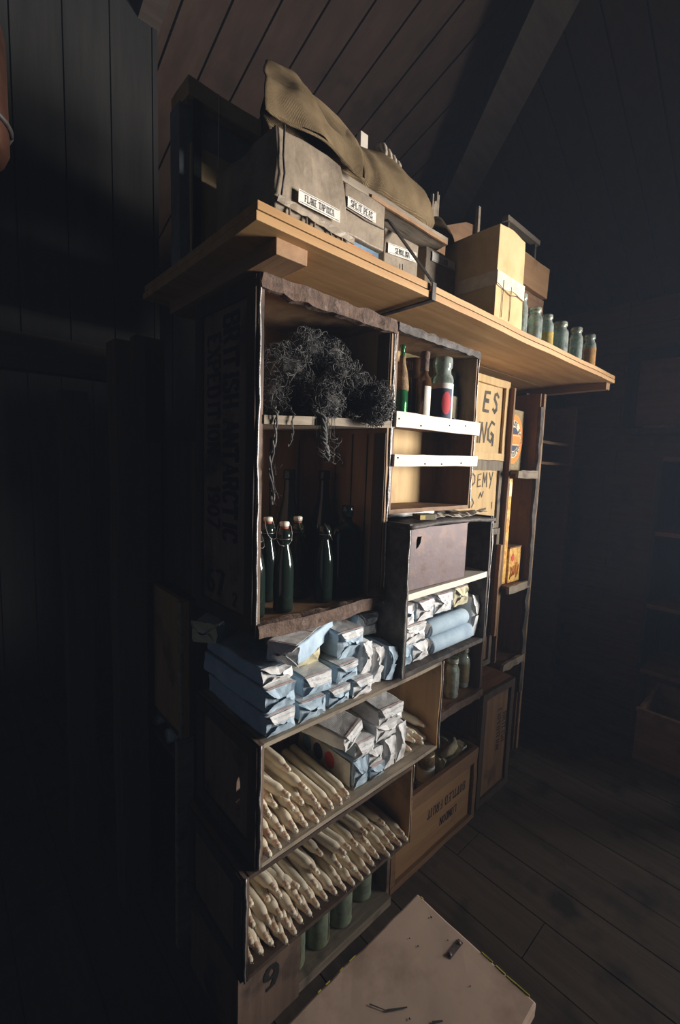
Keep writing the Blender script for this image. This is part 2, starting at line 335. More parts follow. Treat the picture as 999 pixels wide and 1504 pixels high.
def lettering(mb, text, o, u, v, h, m=0, thick=1.0, thin=.5, serif=True, adv=5.0, X=None, cond=1.0):
    """ink strokes on the plane through o; u = reading direction, v = letter up; h = cap height"""
    o, u, v = Vector(o), Vector(u).normalized(), Vector(v).normalized(); w = u.cross(v); k = h / 6
    cx = 0; layer = 0
    def P(x, y): return o + u * ((cx + x) * k * cond) + v * (y * k) + w * (2e-5 * (layer % 9))
    for ch in text:
        if ch == ' ': cx += adv * .7; continue
        ends = {}
        for st in G[ch]:
            for (a, b) in zip(st[:-1], st[1:]):
                dx, dy = b[0] - a[0], b[1] - a[1]; L = math.hypot(dx, dy) or 1
                t = (thick if abs(dy) > abs(dx) * .9 else thin) / 2
                if dx * dy > 0 and abs(dx) > .8 and ch in 'AXKMWY': t = thin / 2
                nx, ny = -dy / L * t, dx / L * t; ex, ey = dx / L * .12, dy / L * .12
                mb.add([P(a[0] + nx - ex, a[1] + ny - ey), P(a[0] - nx - ex, a[1] - ny - ey), P(b[0] - nx + ex, b[1] - ny + ey), P(b[0] + nx + ex, b[1] + ny + ey)], [(0, 1, 2, 3)], m, False, X); layer += 1
            if serif:
                for e in (st[0], st[-1]):
                    if (abs(e[1]) < .01 or abs(e[1] - 6) < .01) and ch not in 'OCGSEFDBPRL2' or (e[0] == .5 and e[1] in (0, 6) and ch in 'EFDBPRLKHUN'):
                        y0, y1 = (0, .45) if e[1] < 1 else (5.55, 6)
                        mb.add([P(e[0] - .95, y0), P(e[0] + .95, y0), P(e[0] + .95, y1), P(e[0] - .95, y1)], [(0, 1, 2, 3)], m, False, X); layer += 1
        cx += adv if ch not in 'I1.' else adv * .72
    return cx * k * cond
def brush(mb, strokes, o, u, v, k, width, m=0):
    o, u, v = Vector(o), Vector(u).normalized(), Vector(v).normalized(); w = u.cross(v); L = 0
    for st in strokes:
        for a, b in zip(st[:-1], st[1:]):
            dx, dy = b[0] - a[0], b[1] - a[1]; d = math.hypot(dx, dy) or 1; t = width / 2 * U(.75, 1.2)
            nx, ny, ex, ey = -dy / d * t, dx / d * t, dx / d * t * .6, dy / d * t * .6
            q = [(a[0] + nx - ex, a[1] + ny - ey), (a[0] - nx - ex, a[1] - ny - ey), (b[0] - nx + ex, b[1] - ny + ey), (b[0] + nx + ex, b[1] + ny + ey)]
            mb.add([o + u * x * k + v * y * k + w * 2e-5 * (L % 9) for x, y in q], [(0, 1, 2, 3)], m); L += 1

# ------------------------------------------------------------------ the room
def slab(mb, quad, n, t, m=0):
    q = [Vector(p) for p in quad]; n = Vector(n).normalized() * t
    mb.add(q + [p + n for p in q], [(0, 1, 2, 3), (7, 6, 5, 4), (0, 4, 5, 1), (1, 5, 6, 2), (2, 6, 7, 3), (3, 7, 4, 0)], m)
XW, YB, YF, XL = 3.2, 3.0, -2.2, -2.0
b = MB(); x = XL; i = 0
while x < XW:
    w = .15; cut = [YF] + sorted(U(YF, YB) for _ in range(2)) + [YB]
    if i == 21: cut = [YF, .44, YB]
    for y0, y1 in zip(cut[:-1], cut[1:]): b.gbox(x + .002, x + w - .002, y0 + .0015, y1 - .0015, -.03, U(-.0015, 0), (1, 6, 1), .001, 6)
    x += w; i += 1
b.box(XL, XW, YF, YB, -.06, -.028)
struct(b, 'floor', 'floor')
zc = lambda y: 2.926 + .345 * (1.444 - y)
zh = lambda x: 2.4 + .532 * (3.2 - x)
cr = lambda y: 1.275 + .6485 * y
yc = lambda x: max(YF, (x - 1.275) / .6485)
nC, nH = (0, .345, 1), (.532, 0, 1)
b = MB(); x = XL + .06
while x < cr(YB):
    xa, xb = x + .004, min(x + .138, cr(YB)) - .004
    if yc(xb) < YB: slab(b, [(xa, yc(xa), zc(yc(xa))), (xb, yc(xb), zc(yc(xb))), (xb, YB, zc(YB)), (xa, YB, zc(YB))], nC, .014)
    x += .138
slab(b, [(XL, YF, zc(YF) + .02), (cr(YF), YF, zc(YF) + .02), (cr(YB), YB, zc(YB) + .02), (XL, YB, zc(YB) + .02)], nC, .02)
struct(b, 'ceiling', 'matchceil')
b = MB(); y = YF
while y < YB:
    ya, yb = y + .004, y + .134 - .004
    slab(b, [(cr(ya), ya, zh(cr(ya))), (XW, ya, zh(XW)), (XW, yb, zh(XW)), (cr(yb), yb, zh(cr(yb)))], nH, .014)
    y += .134
slab(b, [(cr(YF), YF, zh(cr(YF)) + .02), (XW, YF, zh(XW) + .02), (XW, YB, zh(XW) + .02), (cr(YB), YB, zh(cr(YB)) + .02)], nH, .02)
struct(b, 'ceiling', 'matchhip')
# dark beam added under the crease to make the dark band there
b = MB()
for (y0, y1) in ((-1.0, YB),):
    p0 = Vector((cr(y0), y0, zc(y0))); p1 = Vector((cr(y1), y1, zc(y1))); d = (p1 - p0).normalized(); s = Vector((-.84, .54, 0)); dn = Vector((0, 0, -1))
    a = [p0 + s * .16, p0 + s * .16 + dn * .14, p0 + dn * .14, p0]; c = [q + (p1 - p0) for q in a]
    b.add(a + c, [(0, 1, 2, 3), (7, 6, 5, 4), (0, 4, 5, 1), (1, 5, 6, 2), (2, 6, 7, 3), (3, 7, 4, 0)])
struct(b, 'trim_1', 'beam')
WY0, WY1, WZ0, WZ1 = -2.0, -.75, .85, 1.85                  # window opening in the end wall
b = MB(); z = 0; k = 0
while z < 2.4:                                              # end wall: horizontal boards
    zt = min(z + .15, 2.42) - .003; win = z + .15 > WZ0 and z < WZ1
    for ya, yb in (((YF, WY0), (WY1, YB)) if win else ((YF, YB),)):
        y = ya; cuts = [c for c in sorted((U(YF + .6, .2), .92 if k % 2 else .98, U(1.6, 2.6))) if ya + .1 < c < yb - .1]
        for y1 in cuts + [yb]: b.gbox(XW, XW + .02, y + .0015, y1 - .0015, z + .004, zt, (1, 3, 1), .002, 4, seed=k); y = y1
    z += .15; k += 1
for (ya, yb, za, zb) in ((YF, WY0, 0, 2.42), (WY1, YB, 0, 2.42), (WY0, WY1, 0, .75), (WY0, WY1, 1.95, 2.42)): b.box(XW + .012, XW + .05, ya, yb, za, zb)
struct(b, 'wall_right', 'wallboard')
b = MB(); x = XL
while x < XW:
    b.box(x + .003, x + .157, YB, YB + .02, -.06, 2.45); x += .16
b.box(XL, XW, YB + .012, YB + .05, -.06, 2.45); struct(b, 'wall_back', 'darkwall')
# the wall behind the photographer, and the window in the end wall
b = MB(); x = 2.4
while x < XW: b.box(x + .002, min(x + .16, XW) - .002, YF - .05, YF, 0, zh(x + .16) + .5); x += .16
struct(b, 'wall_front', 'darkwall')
b = MB(); fx0, fx1 = XW - .02, XW + .06
b.box(fx0 - .02, fx1, WY0 - .06, WY1 + .06, .70, .76); b.box(fx0, fx1, WY0 - .06, WY1 + .06, 1.95, 2.01)
b.box(fx0, fx1, WY0 - .06, WY0, .76, 1.95); b.box(fx0, fx1, WY1, WY1 + .06, .76, 1.95)
b.box(fx0 + .03, fx1 - .01, -1.385, -1.365, .76, 1.95); b.box(fx0 + .03, fx1 - .01, WY0, WY1, 1.34, 1.36)
struct(b, 'window_1', 'windowpaint', bevel=.004)
# unseen side wall; its doorway is added to let in fill light
DY0, DY1 = -1.0, .35
b = MB(); y = YF
while y < YB:
    y1 = min(y + .15, YB)
    if y1 <= DY0 or y >= DY1: b.box(XL - .03, XL, y + .001, y1 - .001, 0, 3.2)
    else: b.box(XL - .03, XL, y + .001, y1 - .001, 2.05, 3.2)
    y = y1
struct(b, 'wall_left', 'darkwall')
b = MB(); b.box(XL - .04, XL + .02, DY0 - .16, DY0 - .05, 0, 2.12); b.box(XL - .04, XL + .02, DY1 + .05, DY1 + .16, 0, 2.12); b.box(XL - .04, XL + .02, DY0 - .05, DY1 + .05, 2.05, 2.12); struct(b, 'added_door_1', 'post')  # frame of the added doorway
# uprights and rails in the dark part of the hut
b = MB(); b.gbox(.36, .435, 1.28, 1.355, 0, 1.66, (1, 1, 14), .006, 3); struct(b, 'trim_2', 'post')
b = MB(); b.gbox(.30, .375, 1.62, 1.69, 0, 1.55, (1, 1, 10), .006, 3); struct(b, 'trim_3', 'post')
b = MB(); b.gbox(-.6, .52, 1.60, 1.66, 1.595, 1.70, (10, 1, 1), .006, 3); struct(b, 'trim_4', 'beam')
b = MB(); b.gbox(-.8, .98, 2.9, 2.98, 2.80, 2.93, (10, 1, 1), .008, 3); struct(b, 'trim_5', 'beam')
b = MB(); b.gbox(.44, .52, 1.36, 1.41, 1.40, 1.70, (1, 1, 8), .005, 3); struct(b, 'trim_6', 'post')
b = MB(); b.gbox(.555, .625, YF, YB, 0, .07, (1, 10, 1), .006, 3, fn=lambda p: Vector((p.x, p.y, p.z + zc(p.y) - .08))); struct(b, 'trim_7', 'beam')
b = MB(); x = -2.0
while x < .62: b.box(x + .002, min(x + .13, .62) - .002, 1.66, 1.68, 1.70, zc(1.66) - .002); x += .13
b.box(-2, .62, 1.675, 1.69, 1.70, zc(1.69) - .002); struct(b, 'trim_9', 'darkwall')  # dark partition added to make the upper corner dark
b = MB(); x = 2.06
while x < 3.19: b.box(x + .002, min(x + .14, 3.2) - .002, 1.26, 1.28, 0, 1.86); x += .14
b.box(2.06, 3.2, 1.275, 1.29, 0, 1.86); struct(b, 'trim_8', 'darkwall')

# ------------------------------------------------------------------ crate maker
def crate(name, label, x0, x1, y0, y1, z0, z1, t=.013, group=None, side='darkside', inner='crate', back='crate', frame=True, top=True, bottom=True, edge=True, hole=None, dz=0, sidename='side_panel', cat='crate'):
    r = thing(name, label, cat, ((x0 + x1) / 2, (y0 + y1) / 2, z0), group)
    sd = x0 * 7.3 + z0 * 3.1
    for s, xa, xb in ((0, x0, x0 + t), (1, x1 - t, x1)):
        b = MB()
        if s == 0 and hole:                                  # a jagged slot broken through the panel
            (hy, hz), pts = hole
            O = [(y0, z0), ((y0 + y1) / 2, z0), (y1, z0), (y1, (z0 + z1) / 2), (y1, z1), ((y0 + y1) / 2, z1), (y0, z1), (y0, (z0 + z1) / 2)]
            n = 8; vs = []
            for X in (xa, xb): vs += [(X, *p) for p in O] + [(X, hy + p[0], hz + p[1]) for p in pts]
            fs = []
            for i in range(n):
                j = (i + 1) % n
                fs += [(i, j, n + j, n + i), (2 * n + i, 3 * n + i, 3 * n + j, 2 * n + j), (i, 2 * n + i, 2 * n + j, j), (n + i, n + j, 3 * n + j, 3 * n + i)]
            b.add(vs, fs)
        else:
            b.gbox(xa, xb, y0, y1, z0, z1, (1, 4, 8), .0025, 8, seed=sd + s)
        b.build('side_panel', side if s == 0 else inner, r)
    b = MB(); b.gbox(x0 + t, x1 - t, y1 - t, y1, z0 + t, z1 - t, (4, 1, 4), .001, 8); b.build('back_panel', back, r)
    if top: b = MB(); b.gbox(x0 + t, x1 - t, y0, y1, z1 - t, z1, (6, 3, 1), .0025, 8, seed=sd + 3); b.build('top_panel', inner if top is True else top, r)
    if bottom: b = MB(); b.gbox(x0 + t, x1 - t, y0, y1, z0, z0 + t, (6, 3, 1), .0025, 8, seed=sd + 4); b.build('bottom_panel', inner if bottom is True else bottom, r)
    if frame:
        b = MB(); w = .034; e = .006; Y0, Y1, Z0, Z1 = y0 + .003, y1, z0 + .003, z1 - .003
        for (a, c, d, f) in ((Y0, Y0 + w, Z0, Z1), (Y1 - w, Y1, Z0, Z1), (Y0 + w, Y1 - w, Z0, Z0 + w), (Y0 + w, Y1 - w, Z1 - w, Z1)): b.gbox(x0 - e, x0 - .0005, a, c, d, f, (1, 2, 6), .0015, 9)
        b.build('frame_batten', 'frame', r)
    if edge:                                                 # thin crinkled tin lining showing round the opening
        b = MB(); q = lambda p: noise.noise(p * 22) * .0035
        def run(p0, p1, ax):
            pts = []
            for i in range(25):
                p = Vector(p0).lerp(Vector(p1), i / 24); p[ax] += q(p + Vector((sd, 0, 0))); p.y += q(p + Vector((0, sd, 3))) * .8; pts.append(p)
            b.tube(pts, .0024, 5)
        yy = y0 - .001
        run((x0 + .002, yy, z0), (x0 + .002, yy, z1), 0); b.build('tin_lining', 'tin_edge', r, label='bright crinkled tin edge'); b = MB(); run((x1 - .002, yy, z0), (x1 - .002, yy, z1), 0)
        b.build('tin_lining', 'tin_edge', r, label='bright crinkled tin edge')
    return r

# ---- unseen bench, added to keep window light off the lower crates
r = thing('shade_bench', 'unseen plank bench added under the window to shade the lower crates', 'bench', (2.7, -1.0, 0))
for k in range(4): b = MB(); b.gbox(2.14 + .26 * k, 2.395 + .26 * k, -2.1, .14, .93, .97, (2, 8, 1), .002, 6); b.build('top_plank', 'brownwood', r)
b = MB(); b.gbox(2.16, 2.19, -2.05, .09, .80, .93, (1, 6, 1), .002, 6); b.build('apron', 'frame', r)
for x in (2.20, 3.08):
    for y in (-2.0, 0.0): b = MB(); b.gbox(x, x + .08, y, y + .08, 0, .929, (1, 1, 5), .003, 6); b.build('leg', 'frame', r)
# ---- tall crate with the expedition stencil
XA0, XA1 = .495, .908
u1 = crate('packing_crate', 'tall stencilled expedition crate on end holding dark oakum above dark bottles', XA0, XA1, .80, 1.078, .972, 1.726, .013, side='darkside', inner='crateshade', back='crateshade')
b = MB(); b.gbox(XA0 + .014, XA1 + .012, .797, 1.06, 1.43, 1.449, (8, 3, 1), .002, 9, fn=lambda p: p + Vector((0, 0, (p.x - XA0) * .058))); b.build('shelf_board', 'grey', u1)
b = MB(); b.gbox(XA0 + .002, XA1 - .004, .788, .812, .972, 1.004, (26, 3, 3), .006, 26, fn=lambda p: p + Vector((0, 0, -.006 * sin((p.x - XA0) / .41 * pi) + (.012 if p.x > .86 else 0)))); b.build('front_lip', 'rough', u1, label='rough torn brown lip along the bottom')
b = MB(); b.gbox(XA0 + .004, XA1, .794, .812, 1.695, 1.728, (26, 2, 3), .006, 30); b.build('upper_rail', 'rough', u1, label='rough gnawed rail along the top')
b = MB(); xs = XA0 - .0015
lettering(b, 'BRITISH ANTARCTIC', (xs, .944, 1.672), (0, 0, -1), (0, -1, 0), .066, thick=1.55, thin=.7, cond=.585); b.build('stencil_lettering', 'stencil', u1); b = MB()
lettering(b, 'EXPEDITION - 1907', (xs, 1.022, 1.640), (0, 0, -1), (0, -1, 0), .060, thick=1.45, thin=.7, cond=.585); b.build('stencil_lettering', 'stencil', u1); b = MB()
lettering(b, '67', (xs, 1.024, 1.03), (0, -1, 0), (0, 0, 1), .058, thick=1.4, thin=.8)
lettering(b, '2', (xs, .895, 1.022), (0, -1, 0), (0, 0, 1), .03, thick=1.2, thin=.7)
b.build('stencil_lettering', 'stencil', u1)
b = MB()
for xx in (.60, .70, .80): b.box(xx, xx + .004, 1.062, 1.0655, 1.0, 1.42)
for yy in (.87, .93, 1.0): b.box(XA1 - .0155, XA1 - .013, yy, yy + .003, .99, 1.44)
b.build('panel_seam', 'stencil', u1)
b = MB(); b.gbox(XA1 - .017, XA1 - .0132, .803, .845, .99, 1.44, (1, 3, 8), .001, 10); b.gbox(XA1 - .017, XA1 - .0132, .803, .845, 1.48, 1.70, (1, 3, 8), .001, 10); b.build('inner_batten', 'frame', u1)

# ---- middle crate with two pale slats
u2 = crate('packing_crate', 'crate with two whitewashed front slats holding small bottles, tucked under the plank shelf', .909, 1.322, .80, .948, 1.222, 1.722, .012, inner='brownwood', back='cratepale', side='darkside', frame=False)
for (za, zb, dz) in ((1.458, 1.499, .005), (1.352, 1.385, .011)):
    b = MB(); b.gbox(.914, 1.333, .788, .799, za, zb, (10, 1, 2), .0015, 12, fn=lambda p: p + Vector((0, 0, (p.x - .914) / .42 * dz))); 
    o = b.build('front_slat', 'slat', u2, bevel=.001)
    b = MB()
    for k in range(4):
        xx = .93 + .105 * k + U(-.02, .02); zz = (za + zb) / 2 + U(-.01, .01); b.lathe([(0, -.001), (.0024, -.0005), (.0024, .001)], 8, X=T(xx, .7872, zz) @ RX(90))
    b.build('nail', 'black', o)
for za in (1.470, 1.36): b = MB(); b.box(.922, 1.308, .80, .934, za, za + .012); b.build('shelf_board', 'brownwoodX', u2)
b = MB(); b.gbox(.912, 1.322, .792, .806, 1.706, 1.726, (30, 2, 3), .005, 34); b.build('upper_rail', 'tar', u2, label='torn tarred rail along the top')

# ---- tarred crate with the rusty tin
u3 = crate('packing_crate', 'dark tarred crate holding the rusty tin above blue packets', .909, 1.342, .722, 1.05, .781, 1.203, .012, side='tar', inner='tar', back='brownwood', frame=False, top=False, bottom='tar')
b = MB(); b.gbox(.905, 1.345, .716, 1.06, 1.19, 1.200, (16, 8, 1), .005, 12, smooth=True, fn=lambda p: p + Vector((0, 0, .008 * sin((p.x - .9) / .44 * pi) - .003))); b.build('tarred_cover', 'tar', u3)
b = MB(); b.gbox(.922, 1.330, .724, 1.036, .994, 1.012, (10, 3, 1), .002, 9, fn=lambda p: p + Vector((0, 0, (p.x - .92) * .02))); b.build('shelf_board', 'slat', u3, label='pale thin shelf board')

# ---- lower open crates
jag = [(-.013, -.050), (-.001, -.052), (.010, -.040), (.009, .0), (.008, .046), (.001, .055), (-.006, .030), (-.009, -.012)]
jag = [(-.011, -.048), (.0, -.051), (.011, -.043), (.008, .002), (.006, .030), (-.002, .052), (-.008, .036), (-.009, -.006)]
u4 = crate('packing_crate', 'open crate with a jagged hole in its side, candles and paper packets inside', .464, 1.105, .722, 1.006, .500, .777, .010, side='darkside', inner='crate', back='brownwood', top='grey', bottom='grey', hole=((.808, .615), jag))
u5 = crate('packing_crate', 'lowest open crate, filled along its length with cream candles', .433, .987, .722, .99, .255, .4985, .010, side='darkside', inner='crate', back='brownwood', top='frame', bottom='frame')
# ---- plinth with the cans
pl = thing('plinth_crate', 'low dark crate on the floor under the candle crates with green cans inside', 'crate', (.72, .9, 0))
b = MB(); b.gbox(.45, .625, .775, .79, 0, .25, (4, 1, 4), .002, 9); b.build('front_panel', 'darkside', pl)  # darker wood stands in for the shade on this low front
b = MB(); b.gbox(.45, .463, .79, 1.02, 0, .25, (1, 3, 4), .002, 9); b.build('side_panel', 'darkside', pl)
b = MB(); b.gbox(.985, .998, .80, 1.02, 0, .25, (1, 3, 4), .002, 9); b.build('side_panel', 'darkside', pl)
b = MB(); b.gbox(.615, .627, .785, 1.02, .0, .25, (1, 3, 4), .002, 9); b.build('divider', 'grey', pl)
b = MB(); b.gbox(.463, .985, .78, 1.02, 0, .028, (8, 3, 1), .002, 9); b.build('bottom_panel', 'grey', pl)
b = MB(); b.gbox(.463, .985, 1.005, 1.02, .03, .25, (8, 1, 3), .002, 9); b.build('back_panel', 'darkside', pl)
b = MB(); lettering(b, '9', (.52, .7735, .10), (1, 0, 0), (0, 0, 1), .06, thick=1.4, thin=.9); b.build('stencil_lettering', 'stencil', pl)

# ---- framed crate ends
def framed(name, label, x0, x1, y0, y1, z0, z1, rail, panel, fr, open_top=False, inset=.012, rails=None):
    r = thing(name, label, 'crate', ((x0 + x1) / 2, (y0 + y1) / 2, z0))
    w = rail; rt, rb = rails or (w, w); b = MB()
    b.gbox(x0, x1, y0, y0 + .016, z1 - rt, z1, (8, 1, 2), .003, 14); b.gbox(x0, x1, y0, y0 + .016, z0, z0 + rb, (8, 1, 2), .003, 14)
    b.gbox(x0, x0 + w, y0 + .001, y0 + .017, z0 + rb, z1 - rt, (2, 1, 8), .002, 14); b.gbox(x1 - w, x1, y0 + .001, y0 + .017, z0 + rb, z1 - rt, (2, 1, 8), .002, 14)
    b.build('end_frame', fr, r)
    b = MB(); b.box(x0 + w * .8, x1 - w * .8, y0 + inset, y0 + inset + .012, z0 + rb * .8, z1 - rt * .8); b.build('end_panel', panel, r)
    for xa, xb in ((x0, x0 + .012), (x1 - .012, x1)): b = MB(); b.gbox(xa, xb, y0 + .018, y1, z0, z1, (1, 3, 3), .0015, 9); b.build('side_panel', 'brownwood', r)
    b = MB(); b.box(x0 + .012, x1 - .012, y1 - .012, y1, z0, z1); b.build('back_panel', 'brownwood', r)
    b = MB(); b.box(x0 + .012, x1 - .012, y0 + .026, y1 - .012, z0, z0 + .012); b.build('bottom_panel', 'brownwoodX', r)
    if not open_top: b = MB(); b.gbox(x0 + .012, x1 - .012, y0 + .018, y1 - .012, z1 - .012, z1, (6, 3, 1), .0015, 9); b.build('top_panel', 'brownwoodX', r)
    return r
u8 = framed('packing_crate', 'brown crate on the floor with upside-down stencilled lettering on its front', 1.003, 1.500, .80, 1.10, 0, .292, .022, 'crateX', 'brownwoodX', True, rails=(.055, .022))
b = MB(); lettering(b, 'BOTTLED FRUIT', (1.437, .8112, .176), (-1, 0, 0), (0, 0, -1), .032, thick=1.15, thin=.55, cond=.72); b.build('stencil_lettering', 'stencil', u8); b = MB()
lettering(b, 'LONDON', (1.385, .8112, .108), (-1, 0, 0), (0, 0, -1), .030, thick=1.15, thin=.55, cond=.72); b.build('stencil_lettering', 'stencil', u8)
u9 = framed('packing_crate', 'brown crate on end beside the dark doorway, lettering running down its front', 1.530, 1.790, .81, 1.10, 0, .480, .030, 'brownwood', 'frame', inset=.01)
b = MB(); lettering(b, 'BRITISH', (1.72, .8193, .34), (0, 0, -1), (1, 0, 0), .028, thick=1.2, thin=.55, cond=.9); b.build('stencil_lettering', 'stencil', u9); b = MB(); lettering(b, 'EXPEDITION', (1.675, .8193, .37), (0, 0, -1), (1, 0, 0), .026, thick=1.2, thin=.55, cond=.9); b.build('stencil_lettering', 'stencil', u9)
cA = framed('packing_crate', 'pale crate end brushed with ES and ING under the plank shelf', 1.45, 1.828, .95, 1.22, 1.392, 1.724, .030, 'cratepale', 'cratepale', inset=.013)
ST_E = [[(2.6, 5), (.4, 4.6), (.3, 0), (2.8, .3)], [(.4, 2.6), (2.2, 2.8)]]
ST_S = [[(2.5, 4.5), (1.6, 5.2), (.6, 4.7), (.5, 3.6), (1.9, 2.3), (2.2, 1.1), (1.3, .1), (.3, .7)]]
ST_I = [[(1, 5), (.8, 0)]]; ST_N = [[(.2, 0), (.5, 5), (2.4, .2), (2.8, 5.2)]]; ST_G = [[(3, 4.5), (1.5, 5), (.3, 3), (.6, .6), (2, 0), (3, 1.6), (1.8, 2.2)], [(3, 1.6), (3.1, -.8)]]
ST_D = [[(.4, 0), (.4, 5), (2.4, 3.8), (2.6, 1.5), (.4, 0)]]; ST_M = [[(.1, 0), (.4, 5), (1.5, 1.5), (2.6, 5), (3, 0)]]; ST_Y = [[(0, 5), (1.2, 2.6)], [(2.5, 5.2), (.8, -.6)]]
b = MB(); yy = .9625
for st, xx, zz, k in ((ST_E, 1.640, 1.590, .0160), (ST_S, 1.715, 1.592, .0150)): brush(b, st, (xx, yy, zz), (1, 0, -.12), (.12, 0, 1), k, .95)
b.build('brushed_lettering', 'brush', cA); b = MB()
for st, xx, zz, k in ((ST_I, 1.602, 1.462, .0155), (ST_N, 1.628, 1.462, .0155), (ST_G, 1.685, 1.468, .0165)): brush(b, st, (xx, yy, zz), (1, 0, 0), (.1, 0, 1), k, .85)
b.build('brushed_lettering', 'brush', cA)
b = MB(); b.box(1.795, 1.800, .9622, .964, 1.44, 1.68); b.build('panel_seam', 'stencil', cA)
cB = framed('packing_crate', 'pale crate end brushed with DEMY below the ES and ING crate', 1.45, 1.815, .95, 1.22, 1.102, 1.390, .022, 'cratepale', 'greyZ', inset=.010, rails=(.040, .022))
b = MB(); yy = .9593
for st, xx, zz, k in ((ST_D, 1.585, 1.285, .0105), (ST_E, 1.63, 1.282, .0105), (ST_M, 1.672, 1.282, .0115), (ST_Y, 1.722, 1.282, .0115), ([[(0, 0), (3.8, .3)]], 1.66, 1.185, .0135), ([[(0, 3), (1.2, 1.5), (0, 0)]], 1.60, 1.20, .011), ([[(0, 0), (1, 2), (2, .4), (3, 2.4)]], 1.65, 1.235, .011), ([[(0, 0), (0, 2)]], 1.76, 1.19, .012)): brush(b, st, (xx, yy, zz), (1, 0, 0), (0, 0, 1), k, .6)
b.build('brushed_mark', 'brush', cB)
cC = framed('packing_crate', 'weathered crate with a narrow brown frame standing beside the tarred crate', 1.57, 1.822, .945, 1.22, .484, 1.100, .024, 'brownwood', 'greyZ', inset=.010)
b = MB(); b.gbox(1.80, 1.818, .925, .944, .62, 1.03, (1, 1, 8), .0015, 9); b.build('corner_strip', 'shelfwoodY', cC)

# ---- narrow shelf column and the jar shelf
u11 = thing('shelf_column', 'narrow dark upright shelf column holding the round-label box and yellow tin', 'shelf', (1.945, 1.05, 0))
for xa, xb in ((1.830, 1.842),): b = MB(); b.gbox(xa, xb, .93, 1.2, 0, 1.70, (1, 3, 12), .002, 9); b.build('side_panel', 'brownwood', u11)
b = MB(); b.gbox(2.028, 2.042, .905, 1.2, 0, 1.70, (1, 3, 12), .002, 9); b.build('side_panel', 'brownwood', u11)
b = MB(); b.gbox(2.043, 2.062, .895, .93, 0, 1.70, (1, 2, 12), .002, 9); b.build('front_post', 'crateshade', u11, label='orange-brown front post')
b = MB(); b.gbox(2.012, 2.040, .890, .904, .3, 1.64, (3, 2, 30), .008, 18); b.build('ragged_strip', 'tar', u11, label='ragged tarry edging strip')
b = MB(); b.box(1.842, 2.028, 1.185, 1.2, 0, 1.70); b.build('back_panel', 'brownwood', u11)
for za in (1.350, .842, .486):
    b = MB(); b.gbox(1.842, 2.028, .90, 1.184, za - .012, za, (6, 3, 1), .002, 9); b.build('shelf_board', 'brownwoodX', u11)
    b = MB(); b.gbox(1.832, 2.030, .888, .901, za - .030, za + .004, (14, 2, 3), .005, 22); b.build('front_lip', 'grey', u11)
u7 = thing('jar_shelf', 'small brown shelf beside the lower crates with three old jars', 'shelf', (1.33, .96, .292))
b = MB(); b.gbox(1.115, 1.128, .83, 1.1, .295, .775, (1, 3, 6), .002, 9); b.build('side_panel', 'crate', u7)
b = MB(); b.gbox(1.527, 1.542, .83, 1.1, .295, .775, (1, 3, 6), .002, 9); b.build('side_panel', 'frame', u7)
b = MB(); b.box(1.128, 1.527, 1.085, 1.1, .295, .775); b.build('back_panel', 'brownwood', u7)
b = MB(); b.gbox(1.128, 1.527, .835, 1.085, .488, .502, (8, 3, 1), .002, 9); b.build('shelf_board', 'brownwoodX', u7)
b = MB(); b.gbox(1.118, 1.54, .822, .836, .474, .505, (16, 2, 3), .005, 22); b.build('front_lip', 'rough', u7)

# ---- the long plank shelf on top
ps = thing('plank_shelf', 'long pale pine plank shelf running over all the crates', 'shelf', (1.3, .9, 1.726))
wav = lambda p: p + Vector((0, noise.noise(p * 4) * .004, noise.noise(p * 2.1) * .003))
for xa, xb in ((.418, .903), (.906, 2.272)):
    n = (10 if xb < 1 else 24, 3, 1)
    b = MB(); b.gbox(xa, xb, .687, .965, 1.756, 1.7715, n, .0008, 9, fn=wav); b.build('lower_plank', 'shelfwood', ps, bevel=.0012)
    b = MB(); b.gbox(xa, xb, .967, 1.235, 1.756, 1.7715, n, .0008, 9, fn=wav); b.build('lower_plank', 'shelfwood', ps, bevel=.0012)
    b = MB(); b.gbox(xa + .004, xb + (.008 if xb > 1 else -.002), .690, 1.235, 1.7755, 1.790, n, .0008, 9, fn=wav); b.build('upper_plank', 'shelfwood', ps, bevel=.0012)
b = MB(); b.gbox(.474, .546, .712, 1.2, 1.727, 1.7565, (2, 6, 1), .001, 9); b.build('batten', 'shelfwoodY', ps, bevel=.0015)
b = MB(); b.gbox(2.222, 2.268, .705, 1.2, 1.727, 1.7565, (2, 6, 1), .001, 9); b.build('batten', 'shelfwoodY', ps, bevel=.0015)
b = MB(); b.box(.898, .912, .682, 1.0, 1.7515, 1.7550); b.box(.898, .912, .680, .6845, 1.7515, 1.792)
b.add([(.898, .6845, 1.790), (.912, .6845, 1.790), (.912, .6845, 1.794), (.898, .6845, 1.794), (.898, .86, 2.012), (.912, .86, 2.012), (.912, .856, 2.015), (.898, .856, 2.015)], [(0, 1, 2, 3), (7, 6, 5, 4), (0, 4, 5, 1), (1, 5, 6, 2), (2, 6, 7, 3), (3, 7, 4, 0)])
b.build('strap', 'steel', ps, label='dark steel strap bracing the shelf edge')

